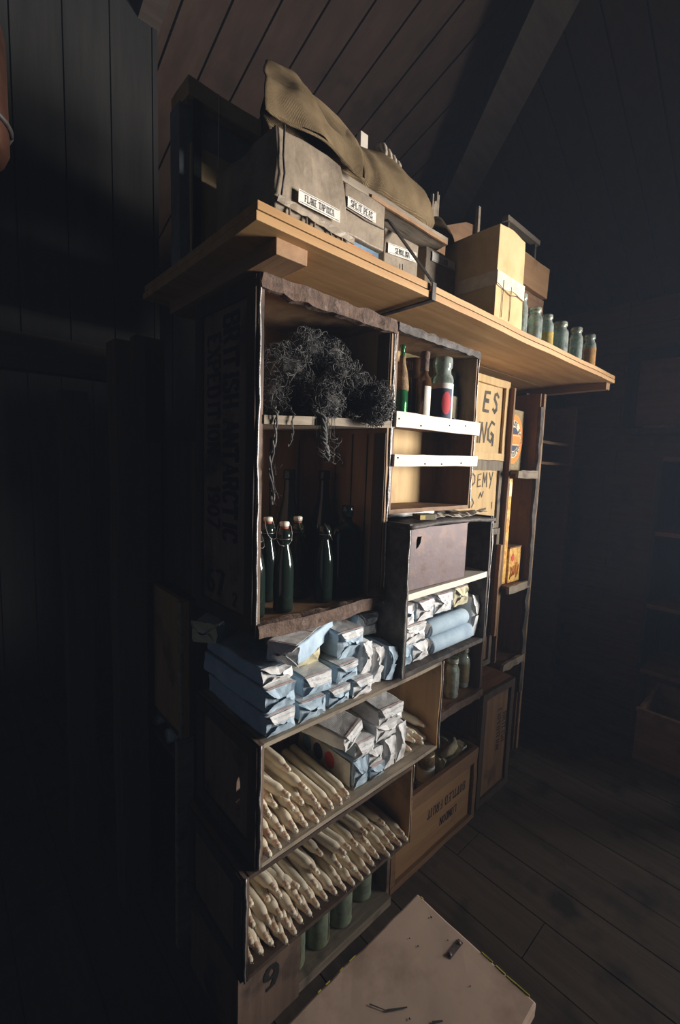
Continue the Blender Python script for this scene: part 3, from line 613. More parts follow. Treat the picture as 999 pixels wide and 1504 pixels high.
# ------------------------------------------------------------------ glassware
def hollow(prof, t):
    """outer profile -> outer + inner wall, open at the mouth"""
    inner = [(max(r - t, .0005), max(z, t)) for r, z in prof if r > .0005]
    return prof + inner[::-1] + [(0, t * 1.2)]
def rounded_base(r, c=.006): return [(0, .003), (r * .7, .002), (r - c, 0), (r - c * .3, c * .4), (r, c * 1.4)]
def wrap_label(parent, name, mat, r, z0, z1, a0=-215, a1=-62, e=.0006, label=None):
    b = MB(); n = 16; vs = []
    for i in range(n + 1):
        a = radians(a0 + (a1 - a0) * i / n)
        for z in (z0, z1): vs.append(((r + e) * cos(a), (r + e) * sin(a), z))
    b.add(vs, [(2 * i, 2 * i + 2, 2 * i + 3, 2 * i + 1) for i in range(n)], 0, True)
    return b.build(name, mat, parent, label=label)
def place(o, x, y, z, rz=0, rx=0, ry=0):
    o.location = (x, y, z); o.rotation_euler = (radians(rx), radians(ry), radians(rz)); return o
SB = 'swing-top bottles in the tall crate'
def swing_bottle(label, mat='darkglass', stopper=True):
    r = thing('swing_top_bottle', label, 'bottle', (0, 0, 0), SB)
    b = MB(); b.lathe(rounded_base(.0250) + [(.0252, .05), (.0250, .102), (.0236, .122), (.0185, .146), (.0140, .162), (.0126, .170), (.0128, .175), (.0165, .180), (.0175, .188), (.0165, .197), (.0128, .202), (.0122, .206), (.009, .207), (0, .207)], 28); b.build('bottle_body', mat, r)
    if stopper:
        b = MB(); b.lathe([(.0086, .2065), (.0104, .2080), (.0104, .2115), (.0086, .213)], 16); b.build('rubber_ring', 'rubber', r)
        b = MB(); b.lathe([(.0095, .2128), (.0118, .2135), (.0120, .2215), (.0105, .224), (0, .2245)], 18); b.build('stopper', 'porcelain', r, label='white porcelain stopper')
        hz = .219
    else: hz = .2085
    b = MB(); b.tube([(.0172 * cos(a), .0172 * sin(a), .183) for a in [2 * pi * k / 16 for k in range(17)]], .0008, 5)
    for s in (-1, 1): b.tube([(s * .0125, 0, hz), (s * .016, -.003, hz - .006), (s * .0185, -.007, .195), (s * .0175, -.013, .180), (s * .011, -.0185, .170), (0, -.020, .167)], .0009, 5)
    b.build('wire_bail', 'wire', r); return r
for (x, y, rz, mat, st, lb) in (
    (.546, .885, 30, 'darkglass', True, 'dark swing-top bottle with white stopper tight against the stencilled side of the crate'),
    (.625, .880, -35, 'darkglass', True, 'dark swing-top bottle with white stopper and hanging wire, in front of the champagne bottles'),
    (.757, .882, 55, 'darkglass', False, 'dark swing-top bottle without stopper, beside the round-shouldered flask'),
    (.640, .975, 20, 'darkglass', True, 'dark swing-top bottle with white stopper in the second row, hidden behind the front bottles'),
    (.720, .952, 50, 'oliveglass', True, 'olive-tinted swing-top bottle with white stopper in the second row'),
    (.568, .945, 10, 'darkglass', True, 'dark swing-top bottle half hidden by the crate edge in the second row')):
    place(swing_bottle(lb, mat, st), x, y, .9855, rz)
for (x, y, lb) in ((.736, 1.018, 'tall dark champagne bottle at the back near the middle of the tall crate'), (.842, .992, 'tall dark champagne bottle behind the round-shouldered flask')):
    r = thing('champagne_bottle', lb, 'bottle', (0, 0, 0), 'champagne bottles')
    b = MB(); b.lathe(rounded_base(.041, .01) + [(.041, .08), (.0405, .155), (.037, .185), (.028, .222), (.0195, .258), (.0155, .29), (.0148, .318), (.0148, .322)], 30); b.lathe([(.0148, .347), (.0140, .349), (0, .349)], 30); b.build('bottle_body', 'darkglass', r)
    b = MB(); b.lathe([(.0150, .3215), (.0178, .3225), (.0182, .329), (.0168, .333), (.0172, .339), (.0172, .346), (.0148, .348)], 24); b.build('lip_ring', 'darkglass', r)
    place(r, x, y, .9855, 0)
r = thing('flask_bottle', 'round-shouldered dark flask with embossed dots, in the corner of the tall crate', 'bottle', (0, 0, 0))
b = MB(); b.lathe(rounded_base(.046, .01) + [(.046, .08), (.046, .165), (.0440, .182), (.038, .195), (.027, .205), (.017, .209), (.0142, .214), (.0140, .226)], 40, X=Matrix.Diagonal((1, .62, 1, 1))); b.build('bottle_body', 'darkglass', r)
b = MB(); b.lathe([(.0140, .2255), (.0165, .227), (.0168, .252), (.0145, .256), (0, .256)], 20); b.build('neck_collar', 'darkglass', r)
b = MB()
for i in range(16):
    for j in (0, 1): b.lathe([(0, .0016), (.0012, .0012), (.0017, 0)], 8, X=T(.012 + .012 * j, -.0265 + .0012 * j, .03 + .0075 * i) @ RX(90))
b.build('embossed_dot', 'darkglass', r); place(r, .838, .883, .9855, -18)

# bottles on the slatted shelf
ZS = 1.4822
r = thing('straw_flask', 'slim green flask with straw sheath round its neck, half hidden by the tall crate', 'bottle', (0, 0, 0))
b = MB(); b.lathe(hollow(rounded_base(.0205) + [(.0208, .06), (.0205, .10), (.016, .135), (.0085, .165), (.0068, .19), (.0066, .207), (.0085, .209), (.0085, .216)], .0022), 24); b.build('bottle_body', 'greenglass', r)
b = MB(); b.lathe([(.0215, .088), (.0222, .10), (.0175, .136), (.0100, .166), (.0080, .186)], 24); b.build('straw_sheath', 'straw', r); place(r, 1.008, .857, ZS)
r = thing('glass_jar', 'wide dark jar standing between the straw flask and the brown bottle', 'jar', (0, 0, 0))
b = MB(); b.lathe(hollow(rounded_base(.043) + [(.043, .125), (.040, .145), (.033, .156), (.032, .172), (.035, .175), (.035, .196)], .0025), 28); b.build('jar_body', 'brownglass', r)
b = MB(); b.lathe([(0, .004), (.0395, .004), (.0395, .122), (0, .122)], 24); b.build('contents', 'tar', r); place(r, 1.103, .890, ZS)
r = thing('medicine_bottle', 'brown bottle with capped neck and white paper label on the slatted shelf', 'bottle', (0, 0, 0))
b = MB(); b.lathe(rounded_base(.0225) + [(.0228, .07), (.0225, .118), (.020, .130), (.0128, .140), (.0115, .148), (.0115, .166), (0, .166)], 26); b.build('bottle_body', 'brownglass', r)
b = MB(); b.lathe([(.0118, .150), (.0128, .152), (.0128, .186), (.0142, .187), (.0142, .203), (.012, .206), (0, .206)], 20); b.build('capped_neck', 'rough', r, label='brown wax-capped neck')
wrap_label(r, 'paper_label', 'labelpaper', .0228, .018, .105, -128, -68); place(r, 1.076, .829, ZS, -6)
r = thing('glass_jar', 'large clear jar with red and blue label in the middle of the slatted shelf', 'jar', (0, 0, 0))
b = MB(); b.lathe(hollow(rounded_base(.0365) + [(.0368, .08), (.0365, .148), (.034, .158), (.0285, .166), (.027, .175), (.0275, .182), (.0305, .186), (.0315, .203), (.0300, .214), (.027, .218)], .0025), 32); b.build('jar_body', 'clearglass', r)
l = wrap_label(r, 'paper_label', 'labelpaper', .0368, .012, .135, -225, -62)
def patch(parent, name, mat, r_, a0, a1, z0, z1, e):
    b = MB(); n = 14; vs = []
    for i in range(n + 1):
        s = i / n * 2 - 1; h = math.sqrt(max(0, 1 - s * s)); a = radians(a0 + (a1 - a0) * i / n); zm = (z0 + z1) / 2
        for q in (-1, 1): vs.append(((r_ + e) * cos(a), (r_ + e) * sin(a), zm + q * h * (z1 - z0) / 2))
    b.add(vs, [(2 * i, 2 * i + 2, 2 * i + 3, 2 * i + 1) for i in range(n)], 0, True); return b.build(name, mat, parent)
def band(parent, name, mat, r_, a0, a1, z0, z1, e):
    b = MB(); n = 14; vs = []
    for i in range(n + 1):
        a = radians(a0 + (a1 - a0) * i / n)
        for z in (z0, z1): vs.append(((r_ + e) * cos(a), (r_ + e) * sin(a), z))
    b.add(vs, [(2 * i, 2 * i + 2, 2 * i + 3, 2 * i + 1) for i in range(n)], 0, True); return b.build(name, mat, parent)
band(l, 'navy_print', 'navy', .0368, -222, -84, .026, .118, .0010); patch(l, 'red_emblem', 'labelred', .0368, -142, -92, .038, .108, .0014)
band(l, 'red_rule', 'labelred', .0368, -222, -66, .012, .018, .0012); place(r, 1.212, .862, ZS)
r = thing('medicine_bottle', 'dark green bottle with pale label at the end of the slatted shelf', 'bottle', (0, 0, 0))
b = MB(); b.lathe(rounded_base(.0235) + [(.0238, .07), (.0235, .128), (.020, .142), (.0125, .152), (.0115, .160)], 26); b.build('bottle_body', 'darkglass', r)
b = MB(); b.lathe([(.0118, .160), (.0150, .161), (.0155, .183), (.013, .187), (0, .187)], 20); b.build('bottle_cap', 'tar', r)
wrap_label(r, 'paper_label', 'cardtape', .0238, .035, .105, -200, -75); place(r, 1.282, .872, ZS)

# clear jars
SJ = 'old clear jars on the plank shelf'
def clear_jar(lb, r0, h, fill=None, label=None, lid=False, group=None, lz=(.15, .62)):
    r = thing('glass_jar', lb, 'jar', (0, 0, 0), group)
    b = MB(); b.lathe(hollow(rounded_base(r0) + [(r0, h * .3), (r0, h * .66), (r0 * .95, h * .73), (r0 * .76, h * .80), (r0 * .70, h * .85), (r0 * .72, h * .87), (r0 * .80, h * .885), (r0 * .80, h * .97), (r0 * .74, h)], .0024), 28); b.build('jar_body', 'clearglass', r)
    b = MB(); b.tube([(r0 * .76 * cos(a), r0 * .76 * sin(a), h * .90) for a in [2 * pi * k / 20 for k in range(21)]], r0 * .07, 6); b.build('screw_rim', 'tinlid' if not lid else 'clearglass', r)
    if fill: b = MB(); b.lathe([(0, .004), (r0 - .0034, .004), (r0 - .0034, h * fill), (0, h * fill + .004)], 24); b.build('contents', 'salt', r)
    if label: wrap_label(r, 'paper_label', label, r0, h * lz[0], h * lz[1], -205, -70)
    if lid: b = MB(); b.lathe([(r0 * .84, h * .93), (r0 * .86, h * .94), (r0 * .86, h * 1.06), (r0 * .8, h * 1.08), (0, h * 1.08)], 24); b.build('lid', 'tinlid', r)
    return r
ZT = 1.7925
place(clear_jar('tall clear jar half hidden behind the cardboard carton', .024, .165, .55, None, group=SJ), 1.526, .775, ZT)
place(clear_jar('clear jar next to the carton, second of the row on the plank shelf', .028, .128, .5, None, group=SJ), 1.583, .752, ZT, 20)
place(clear_jar('clear jar with yellow label on the plank shelf', .026, .128, None, 'jarlabelyellow', group=SJ, lz=(.08, .5)), 1.682, .752, ZT, 10)
place(clear_jar('widest clear jar, without label, next to the yellow-labelled jar', .033, .132, None, None, group=SJ), 1.808, .755, ZT, 40)
place(clear_jar('slim clear jar beside the orange-labelled one on the plank shelf', .0275, .146, .3, None, group=SJ), 1.962, .752, ZT, 70)
place(clear_jar('clear jar with orange printed label ending the row on the plank shelf', .028, .150, None, 'jarlabel', group=SJ, lz=(.05, .62)), 2.112, .752, ZT, 8)
J7 = 'jars on the small shelf beside the candle crates'
place(clear_jar('plain jar of pale powder in front on the small jar shelf', .027, .150, .7, None, group=J7), 1.395, .872, .503)
place(clear_jar('jar with faded brown label in the middle of the small jar shelf', .031, .160, .75, 'jarlabelolive', group=J7), 1.500, .895, .503)
place(clear_jar('jar with orange-brown label at the back of the small jar shelf', .034, .165, .75, 'jarlabel', group=J7, lz=(.12, .66)), 1.480, .985, .503)
place(clear_jar('olive-lidded jar standing inside the bottled fruit crate', .036, .30, .9, 'jarlabelolive', lid=True), 1.262, .872, .014)

# cans under the candles
for i, (x, lb) in enumerate(((.648, 'green can at the end nearest the number on the dark plinth crate'), (.735, 'green can, second along under the candle crate'), (.822, 'green can, third along under the candle crate'), (.922, 'green can alone at the far end under the candle crate'))):
    r = thing('food_can', lb, 'can', (0, 0, 0), 'green cans under the candle crates')
    b = MB(); b.lathe([(.0, .001), (.034, .001), (.036, 0), (.0365, .003), (.0355, .006), (.0355, .05), (.036, .052), (.0355, .054), (.0355, .165), (.0365, .168), (.036, .172), (.033, .170), (0, .169)], 32); b.build('can_body', 'greencan', r)
    b = MB(); b.box(-.0025, .0025, -.0366, -.034, .008, .163); b.build('side_seam', 'tinlid', r)
    place(r, x, .838 if i < 3 else .855, .030, 25 * i)

# ------------------------------------------------------------------ candles
RC = .0127
cn = thing('candle', 'x', 'candle', (0, 0, 0))
b = MB(); prof = [(0, 0), (.0040, .0004), (.0058, .0030), (.0063, .008), (.0060, .0135), (.0068, .018), (.0085, .0235), (.0108, .029), (.0122, .034), (RC, .038), (RC, .10), (RC * 1.01, .16), (RC, .232), (.0095, .236), (0, .2365)]
b.lathe(prof, 16, X=RX(-90))
b.build('wax_body', 'wax', cn)
b = MB(); b.lathe([(.0063, .0085), (.0071, .0095), (.0067, .0125), (.0079, .0195), (.0074, .0205), (.0060, .016)], 12, X=RX(-90)); b.build('tip_ridge', 'waxtip', cn, label='soiled wax ridge at the tip')
b = MB(); b.tube([(0, .001, 0), (.0004, -.003, .0006), (.0014, -.006, .0002)], .0009, 5); b.build('wick', 'rope', cn)
first = [True]
def candle(x, y, z, rz=0, rx=0, roll=0, label='', group=''):
    X = T(x, y, z) @ RZ(rz) @ RX(rx) @ RY(roll)
    if first[0]: first[0] = False; cn.matrix_basis = X; cn['label'] = label; cn['group'] = group; return cn
    return dup(cn, X, label, group)
def pile(x0, x1, zf, layers, yfront, label, group):
    dx = RC * 2.09; dz = RC * 1.80; k = 0
    while True:
        x = x0 + RC + (dx / 2 if k % 2 else 0); any_ = False
        while x < x1 - RC:
            if k < layers(x) and (k < layers(x) - 2 or U(0, 1) < .82): candle(x, yfront + (U(0, .022) if k < 2 else U(.010, .065)), zf + RC * 1.02 + k * dz, U(-1.3, 1.3), 0, U(0, 360), label, group); any_ = True
            x += dx
        k += 1
        if not any_: return
L5 = 'cream wax candle lying tip outward in the lowest open crate'; G5 = 'candles in the lowest open crate'
pile(.4445, .976, .2665, lambda x: 5 if x < .48 else 4 if x < .60 else 3 if x < .86 else 2, .710, L5, G5)
L4 = 'cream wax candle lying tip outward beside the packets in the crate with the jagged hole'; G4 = 'candles in the crate with the jagged hole'
pile(.4755, .752, .5115, lambda x: 5 if x < .51 else 4 if x < .57 else 3 if x < .67 else 2, .710, L4, G4)
pile(.985, 1.093, .5115, lambda x: 2 if x < 1.06 else 1, .730, 'cream wax candle at the narrow end of the crate with the jagged hole', 'candles at the narrow end of that crate')
za = .2665 + RC * 2 + RC * 1.8 * 2.6
candle(.60, .752, za - .008, 27, 3, 0, 'cream candle lying aslant across the others in the lowest open crate')
candle(.745, .744, za - .004, 15, 2, 0, 'cream candle on top, slightly turned, near the middle of the lowest crate')
candle(.770, .752, za - .012, 12, 2, 0, 'browner candle lying next to the turned one near the middle of the lowest crate')
for (x, y, k, rz) in ((.475, .76, 4.9, 3), (.545, .765, 4.2, 12), (.66, .76, 3.3, 10), (.70, .785, 3.3, 6), (.735, .77, 3.3, 4), (.84, .76, 3.2, 9), (.88, .77, 2.4, 5), (.92, .765, 2.3, 7)): candle(x, y, .2665 + RC * (1 + 1.8 * (k - .6)), rz, U(1, 3), U(0, 360), 'cream candle lying loose on top of the heap in the lowest open crate', 'loose candles on the lowest heap')
candle(.56, .745, .5115 + .092, 18, 4, 0, 'long cream candle lying on top of the heap beside the jagged hole')
candle(.615, .755, .5115 + .076, 12, 6, 0, 'cream candle high at the middle in the crate with the jagged hole')
candle(.60, .80, .5115 + .104, 8, 7, 0, 'short-looking candle topmost in the crate with the jagged hole')
candle(1.005, .745, .575, 10, 4, 0, 'cream candle lying beside the topmost red-printed packet')
candle(1.075, .752, .566, 8, 3, 0, 'cream candle highest at the narrow end against the pale crate side')

# ------------------------------------------------------------------ paper packets
def flap(mb, f, n=(6, 4), m=0, amp=.0016, seed=0):
    vs = []; 
    for j in range(n[1] + 1):
        for i in range(n[0] + 1):
            p = Vector(f(i / n[0], j / n[1])); vs.append(p + noise.noise_vector(p * 60 + Vector((seed, 0, seed))) * amp)
    w = n[0] + 1
    mb.add(vs, [(j * w + i, j * w + i + 1, (j + 1) * w + i + 1, (j + 1) * w + i) for j in range(n[1]) for i in range(n[0])], m)
def packet(label, group, w, h, l, seed, paper='bluepaper', end=None, lab='label', emblem=False, side_print=False, tidy=False):
    end = end or paper
    r = thing('paper_packet', label, 'packet', (0, 0, 0), group)
    def shape(p):
        t = min(1, max(0, (p.y - .012) / .03)); k = .90 + .10 * t
        return Vector((p.x * k, p.y, h / 2 + (p.z - h / 2) * k))
    b = MB(); b.gbox(-w / 2, w / 2, .012, l, 0, h, (6, 12, 4), .0042, 26, seed=seed, fn=shape); b.build('wrapper', paper, r, bevel=.004)
    b = MB(); q = U(.35, .55) if not tidy else .3
    # gusset ears, lower flap, overhanging upper flap
    for s in (-1, 1): flap(b, lambda a, c, s=s: (s * w * (.47 - .40 * a * (1 - abs(2 * c - 1))), .012 - .010 * a * (1 - abs(2 * c - 1)), h * (.04 + .92 * c)), (5, 7), 0, .0042, seed + s)
    flap(b, lambda a, c: ((a - .5) * w * .94 * (1 - .55 * c), .011 - .012 * c, h * (.02 + .50 * c)), (6, 4), 0, .0042, seed + 3)
    flap(b, lambda a, c: ((a - .5) * w * .98 * (1 - .35 * c), .013 - .017 * c + .004 * c * c, h * (1.0 - c * q * (1 - .5 * abs(2 * a - 1) ** 1.5))), (8, 5), 0, .0048, seed + 5)
    b.build('folded_end', end, r, solid=.0009, label='crumpled folded paper end')
    if lab:
        b = MB(); flap(b, lambda a, c: ((a - .5) * w * .84, .006 + c * l * .86, h + .0030 + .0008 * sin(c * 9 + seed)), (4, 10), 0, .0012, seed)
        if seed % 3: flap(b, lambda a, c: ((a - .5) * w * (.84 - .2 * c), .006 - .0085 * c, h + .0018 - (.008 + .004 * (seed % 4)) * c), (5, 2), 0, .0028, seed)
        o = b.build('printed_label', lab, r, solid=.0006)
        b = MB(); b.box(-w * .41, w * .41, .010, .0118, h + .0040, h + .0046); b.box(-w * .41, w * .41, .10, .1015, h + .0040, h + .0046); b.build('red_rule', 'labelline', o)
        if emblem:
            b = MB(); b.poly([(w * .30 * cos(a), .018 * sin(a) * (1 if sin(a) < 0 else .5)) for a in [2 * pi * k / 18 for k in range(18)]], .0006, X=T(0, .115, h + .0052) @ RX(90)); b.build('red_emblem', 'labelred', o)
            b = MB(); b.poly([(w * .22 * cos(a), .012 * sin(a)) for a in [2 * pi * k / 12 for k in range(12)]], .0006, X=T(.006, .138, h + .0052) @ RX(90)); b.build('dark_emblem', 'navy', o)
    if side_print:
        b = MB(); flap(b, lambda a, c: (-w / 2 - .0035, .02 + a * l * .85, h * (.06 + .88 * c)), (10, 4), 0, .0006, seed); o = b.build('printed_side', 'newsprint', r, solid=.0006)
        for yy, mt in ((.10, 'labelred'), (.15, 'navy'), (.20, 'bluetin')): b = MB(); b.poly([(.020 * cos(a), .024 * sin(a)) for a in [2 * pi * k / 14 for k in range(14)]], .0006, X=T(-w / 2 - .0045, yy, h / 2) @ RZ(90)); b.build('print_emblem', mt, o)
    return r
PA = 'paper packets stacked on the crate with the jagged hole'
PK = [ # label, x, y, z, w, h, l, paper, end, lab, emblem, rz, ry, rx
('blue packet at the open end of the bottom row, under the stencilled crate corner', .522, .722, .7785, .078, .047, .27, 'bluepaper', None, 'label', 0, 0, 0, 0),
('blue packet with pale printed top, second along the bottom row of the stack', .608, .722, .7785, .078, .043, .25, 'bluepaper', None, 'label', 0, -2, 0, 0),
('pale blue packet third along the bottom row of the stack', .694, .726, .7785, .072, .042, .25, 'bluepaper', 'bluepaper', 'label', 0, 2, 0, 0),
('cream-ended packet fourth along the bottom row of the stack', .772, .724, .7785, .070, .042, .25, 'bluepaper', 'whitepaper', 'label', 0, 0, 0, 0),
('blue packet with long bare side at the open end of the second row', .524, .728, .8285, .082, .050, .28, 'bluepaper', None, 'label', 0, 1, 0, 0),
('blue packet with red-ruled top, middle of the second row', .632, .735, .8240, .088, .045, .25, 'bluepaper', None, 'label', 0, -3, 0, 0),
('blue packet in the second row under the large label packet', .730, .737, .8235, .074, .044, .25, 'bluepaper', None, 'label', 0, 2, 0, 0),
('white-ended packet standing on edge next to the stacked ones', .793, .738, .823, .036, .080, .24, 'whitepaper', 'whitepaper', None, 0, 0, 5, 0),
('pale packet standing on edge, second of the leaning three', .836, .738, .782, .034, .098, .24, 'whitepaper', 'whitepaper', None, 0, 0, 6, 0),
('bright blue packet standing on edge against the tarred crate', .876, .728, .780, .033, .094, .24, 'bluepaper', 'bluepaper', None, 0, 0, 7, 0),
('cream-ended packet directly under the big slanting blue one', .527, .745, .8815, .084, .036, .26, 'bluepaper', 'whitepaper', None, 0, 0, 0, 0),
('yellowed packet in the third row beside the slanting blue one', .640, .785, .8735, .080, .048, .22, 'tanpaper', 'tanpaper', None, 0, 4, 6, 0),
('large packet with printed top and brown stain in the third row', .757, .757, .8715, .088, .066, .25, 'bluepaper', 'bluepaper', 'label', 0, -2, 0, 0),
('big pale-blue packet lying aslant on top, its dark end outward', .527, .748, .9205, .080, .044, .22, 'bluepaper', 'whitepaper', 'label', 0, -61, 0, -2),
('dim packet poking out behind, under the stencilled side', .452, .965, .9150, .070, .048, .20, 'bluepaper', 'tanpaper', None, 0, -58, 0, 0),
('packet with fan-folded end up in the shadow against the tarred crate', .862, .805, .885, .078, .062, .22, 'bluepaper', 'whitepaper', 'label', 0, -4, 4, 0),
]
sd = 1
for (lb, x, y, z, w, h, l, pa, en, la, em, rz, ry, rx) in PK:
    sd += 1; place(packet(lb, PA, w, h, l, sd, pa, en, la, em), x, y, z, rz, rx, ry)
PB = 'paper packets in the tarred crate'
for (lb, x, y, z, w, h, l, pa, en, la, rz, ry) in (
('blue packet at the bottom corner of the tarred crate', .955, .738, .7945, .056, .058, .25, 'bluepaper', None, None, 0, 0),
('crumpled packet beside the blue rolls at the bottom of the tarred crate', 1.026, .738, .7945, .078, .054, .25, 'bluepaper', 'whitepaper', None, 0, 0),
('wide pale packet with printed top in the middle of the tarred crate', .990, .738, .8535, .112, .052, .25, 'whitepaper', 'whitepaper', 'label', 0, 0),
('packet in the top row at the dark corner of the tarred crate', .957, .740, .910, .062, .056, .25, 'bluepaper', 'whitepaper', 'label', 0, 0),
('wide packet second along the top row under the thin pale shelf', 1.036, .738, .912, .086, .056, .25, 'bluepaper', 'whitepaper', 'label', 2, 0),
('packet with dark folds third along the top row under the thin pale shelf', 1.132, .742, .915, .086, .056, .25, 'whitepaper', 'whitepaper', 'label', -2, 0),
('brown-stained packet ending the top row under the thin pale shelf', 1.228, .742, .918, .080, .058, .25, 'whitepaper', 'tanpaper', 'label', 0, 0),
('narrow pale packet standing on edge against the far side of the tarred crate', 1.308, .738, .797, .036, .140, .24, 'whitepaper', 'whitepaper', None, 0, 0),
('plain packet behind the two blue rolls', 1.125, .80, .7945, .10, .058, .2, 'bluepaper', None, None, 0, 0),
('plain packet behind the blue rolls next to the standing one', 1.235, .80, .7945, .10, .058, .2, 'bluepaper', None, None, 0, 0),
('second plain packet stacked behind the upper blue roll', 1.125, .80, .8555, .10, .056, .2, 'bluepaper', None, None, 0, 0),
('second plain packet stacked behind the upper roll next to the standing one', 1.235, .80, .8555, .10, .058, .2, 'bluepaper', None, None, 0, 0)):
    sd += 1; place(packet(lb, PB, w, h, l, sd, pa, en, la), x, y, z, rz, 0, ry)
for (lb, x, y, z, L, rr) in (('pale blue paper roll lying lowest along the front of the tarred crate', 1.066, .758, .8215, .222, .0265), ('pale blue paper roll lying on the lower roll', 1.058, .762, .8735, .205, .0255)):
    r = thing('paper_roll', lb, 'roll', (0, 0, 0), 'blue rolls')
    b = MB(); b.lathe([(0, .004), (rr * .6, .002), (rr * .93, .0), (rr, .006), (rr * 1.01, L * .5), (rr, L - .006), (rr * .9, L), (0, L - .003)], 24, X=RY(90)); b.build('wrapper', 'bluepaper', r)
    b = MB(); flap(b, lambda a, c: (-.0015 - .004 * c * (1 - abs(2 * a - 1)), (a - .5) * rr * 1.7 * (1 - .6 * c), rr * (.85 - 1.3 * c)), (6, 4), 0, .002, 5); b.build('folded_end', 'whitepaper', r, solid=.0009)
    place(r, x, y, z)
PC = 'paper packets in the crate with the jagged hole'
for (lb, x, y, z, w, h, l, pa, en, la, em, sp, rz, ry, rx) in (
('large packet with printed side turned to the candles', .793, .738, .5115, .054, .076, .25, 'bluepaper', 'bluepaper', None, 0, 1, 0, 0, 0),
('packet with yellow-stained printed top lying on the large printed one', .806, .740, .5895, .070, .042, .25, 'bluepaper', 'whitepaper', 'label', 0, 0, -2, 0, 0),
('small pale packet wedged between the stacks', .853, .742, .5475, .056, .040, .24, 'whitepaper', 'whitepaper', None, 0, 0, 0, 0, 0),
('small blue packet with red-ruled label at the floor of the crate', .853, .734, .5115, .058, .034, .24, 'bluepaper', 'bluepaper', 'label', 0, 0, 0, 0, 0),
('red-printed packet tilted over, in front of the dark gap', .775, .750, .636, .084, .046, .2, 'whitepaper', 'whitepaper', 'label', 1, 0, 14, -13, 3),
('red-printed packet topmost of the heap, coming forward over the edge', .884, .722, .6590, .096, .048, .25, 'whitepaper', 'whitepaper', 'label', 1, 0, -4, 0, 0),
('crushed grey packet directly under the topmost red-printed one', .893, .742, .6030, .092, .052, .24, 'whitepaper', 'whitepaper', None, 0, 0, 0, 0, 0),
('pale packet standing on edge at the centre of the crate floor', .907, .738, .5115, .042, .088, .24, 'whitepaper', 'whitepaper', None, 0, 0, 0, 0, 0),
('pale packet leaning on edge against the candles at the narrow end', .952, .738, .5115, .036, .110, .24, 'whitepaper', 'whitepaper', None, 0, 0, 0, 3, 0),
('long pale packet lying across the back above the candles', .480, .940, .672, .07, .045, .24, 'tanpaper', 'tanpaper', None, 0, 0, -90, 0, 0)):
    sd += 1; place(packet(lb, PC, w, h, l, sd, pa, en, la, em, sp), x, y, z, rz, rx, ry)

# ------------------------------------------------------------------ things in and on the tarred crate
r = thing('tin_box', 'rusty brown tin box with a hole near its top corner', 'tin', (1.08, .85, 1.012))
b = MB()
TX0, TX1, TY0, TY1, TZ0, TZ1 = .938, 1.216, .738, 1.02, 1.0155, 1.186
jg = [(-.010, -.020), (-.001, -.016), (.009, -.004), (.010, .006), (.013, .014), (.004, .013), (-.006, .014), (-.010, .004)]
O = [(TX0, TZ0), ((TX0 + TX1) / 2, TZ0), (TX1, TZ0), (TX1, (TZ0 + TZ1) / 2), (TX1, TZ1), ((TX0 + TX1) / 2, TZ1), (TX0, TZ1), (TX0, (TZ0 + TZ1) / 2)]
hx, hz = .973, 1.150
vs = [(p[0], TY0, p[1]) for p in O] + [(hx + p[0], TY0, hz + p[1]) for p in jg] + [(hx + p[0], TY0 + .004, hz + p[1]) for p in jg]
b.add(vs, [(i, (i + 1) % 8, 8 + (i + 1) % 8, 8 + i) for i in range(8)] + [(8 + i, 8 + (i + 1) % 8, 16 + (i + 1) % 8, 16 + i) for i in range(8)])
b.box(TX0, TX0 + .001, TY0, TY1, TZ0, TZ1); b.box(TX1 - .001, TX1, TY0, TY1, TZ0, TZ1); b.box(TX0, TX1, TY1 - .001, TY1, TZ0, TZ1); b.box(TX0, TX1, TY0, TY1, TZ0, TZ0 + .001)
b.build('tin_body', 'rust', r)
b = MB(); b.gbox(TX0 - .0015, TX1 + .0015, TY0 - .0015, TY1, TZ1 - .0005, TZ1 + .002, (8, 8, 1), .001, 10); b.build('lid', 'rust', r)
r = thing('newspaper', 'crumpled old newspaper spread over the tarred crate', 'newspaper', (1.2, .85, 1.206))
b = MB(); flap(b, lambda a, c: (1.03 + a * .30, .735 + c * .25, 1.212 + .004 * sin(a * 9 + c * 5) + .012 * max(0, c - .5) + .004 * sin(c * 14)), (18, 12), 0, .006, 3); b.build('sheet', 'newsprint', r, solid=.0008)
r = thing('paper_roll', 'white rolled papers lying on the tarred crate below the slats', 'roll', (1.0, .83, 1.22))
for (y, z, rr) in ((.815, 1.219, .0105), (.838, 1.221, .012)):
    b = MB(); b.tube([(.930, y, z), (1.0, y + .002, z), (1.125, y - .004, z + .001)], rr, 14); b.build('rolled_sheet', 'whitepaper', r)
r = thing('matchbox', 'dark matchbox with pale lilac end lying on the newspaper', 'matchbox', (0, 0, 0))
b = MB(); b.box(-.0285, .0285, -.017, .017, 0, .0155); b.build('sleeve', 'matchdark', r, bevel=.0008)
b = MB(); b.box(.0286, .0296, -.016, .016, .001, .0145); b.build('tray_end', 'lilac', r, label='pale lilac end')
b = MB(); b.box(-.028, -.010, -.0176, -.0171, .002, .0135); b.build('striking_side', 'matchyellow', r); place(r, 1.005, .748, 1.2085, -14)

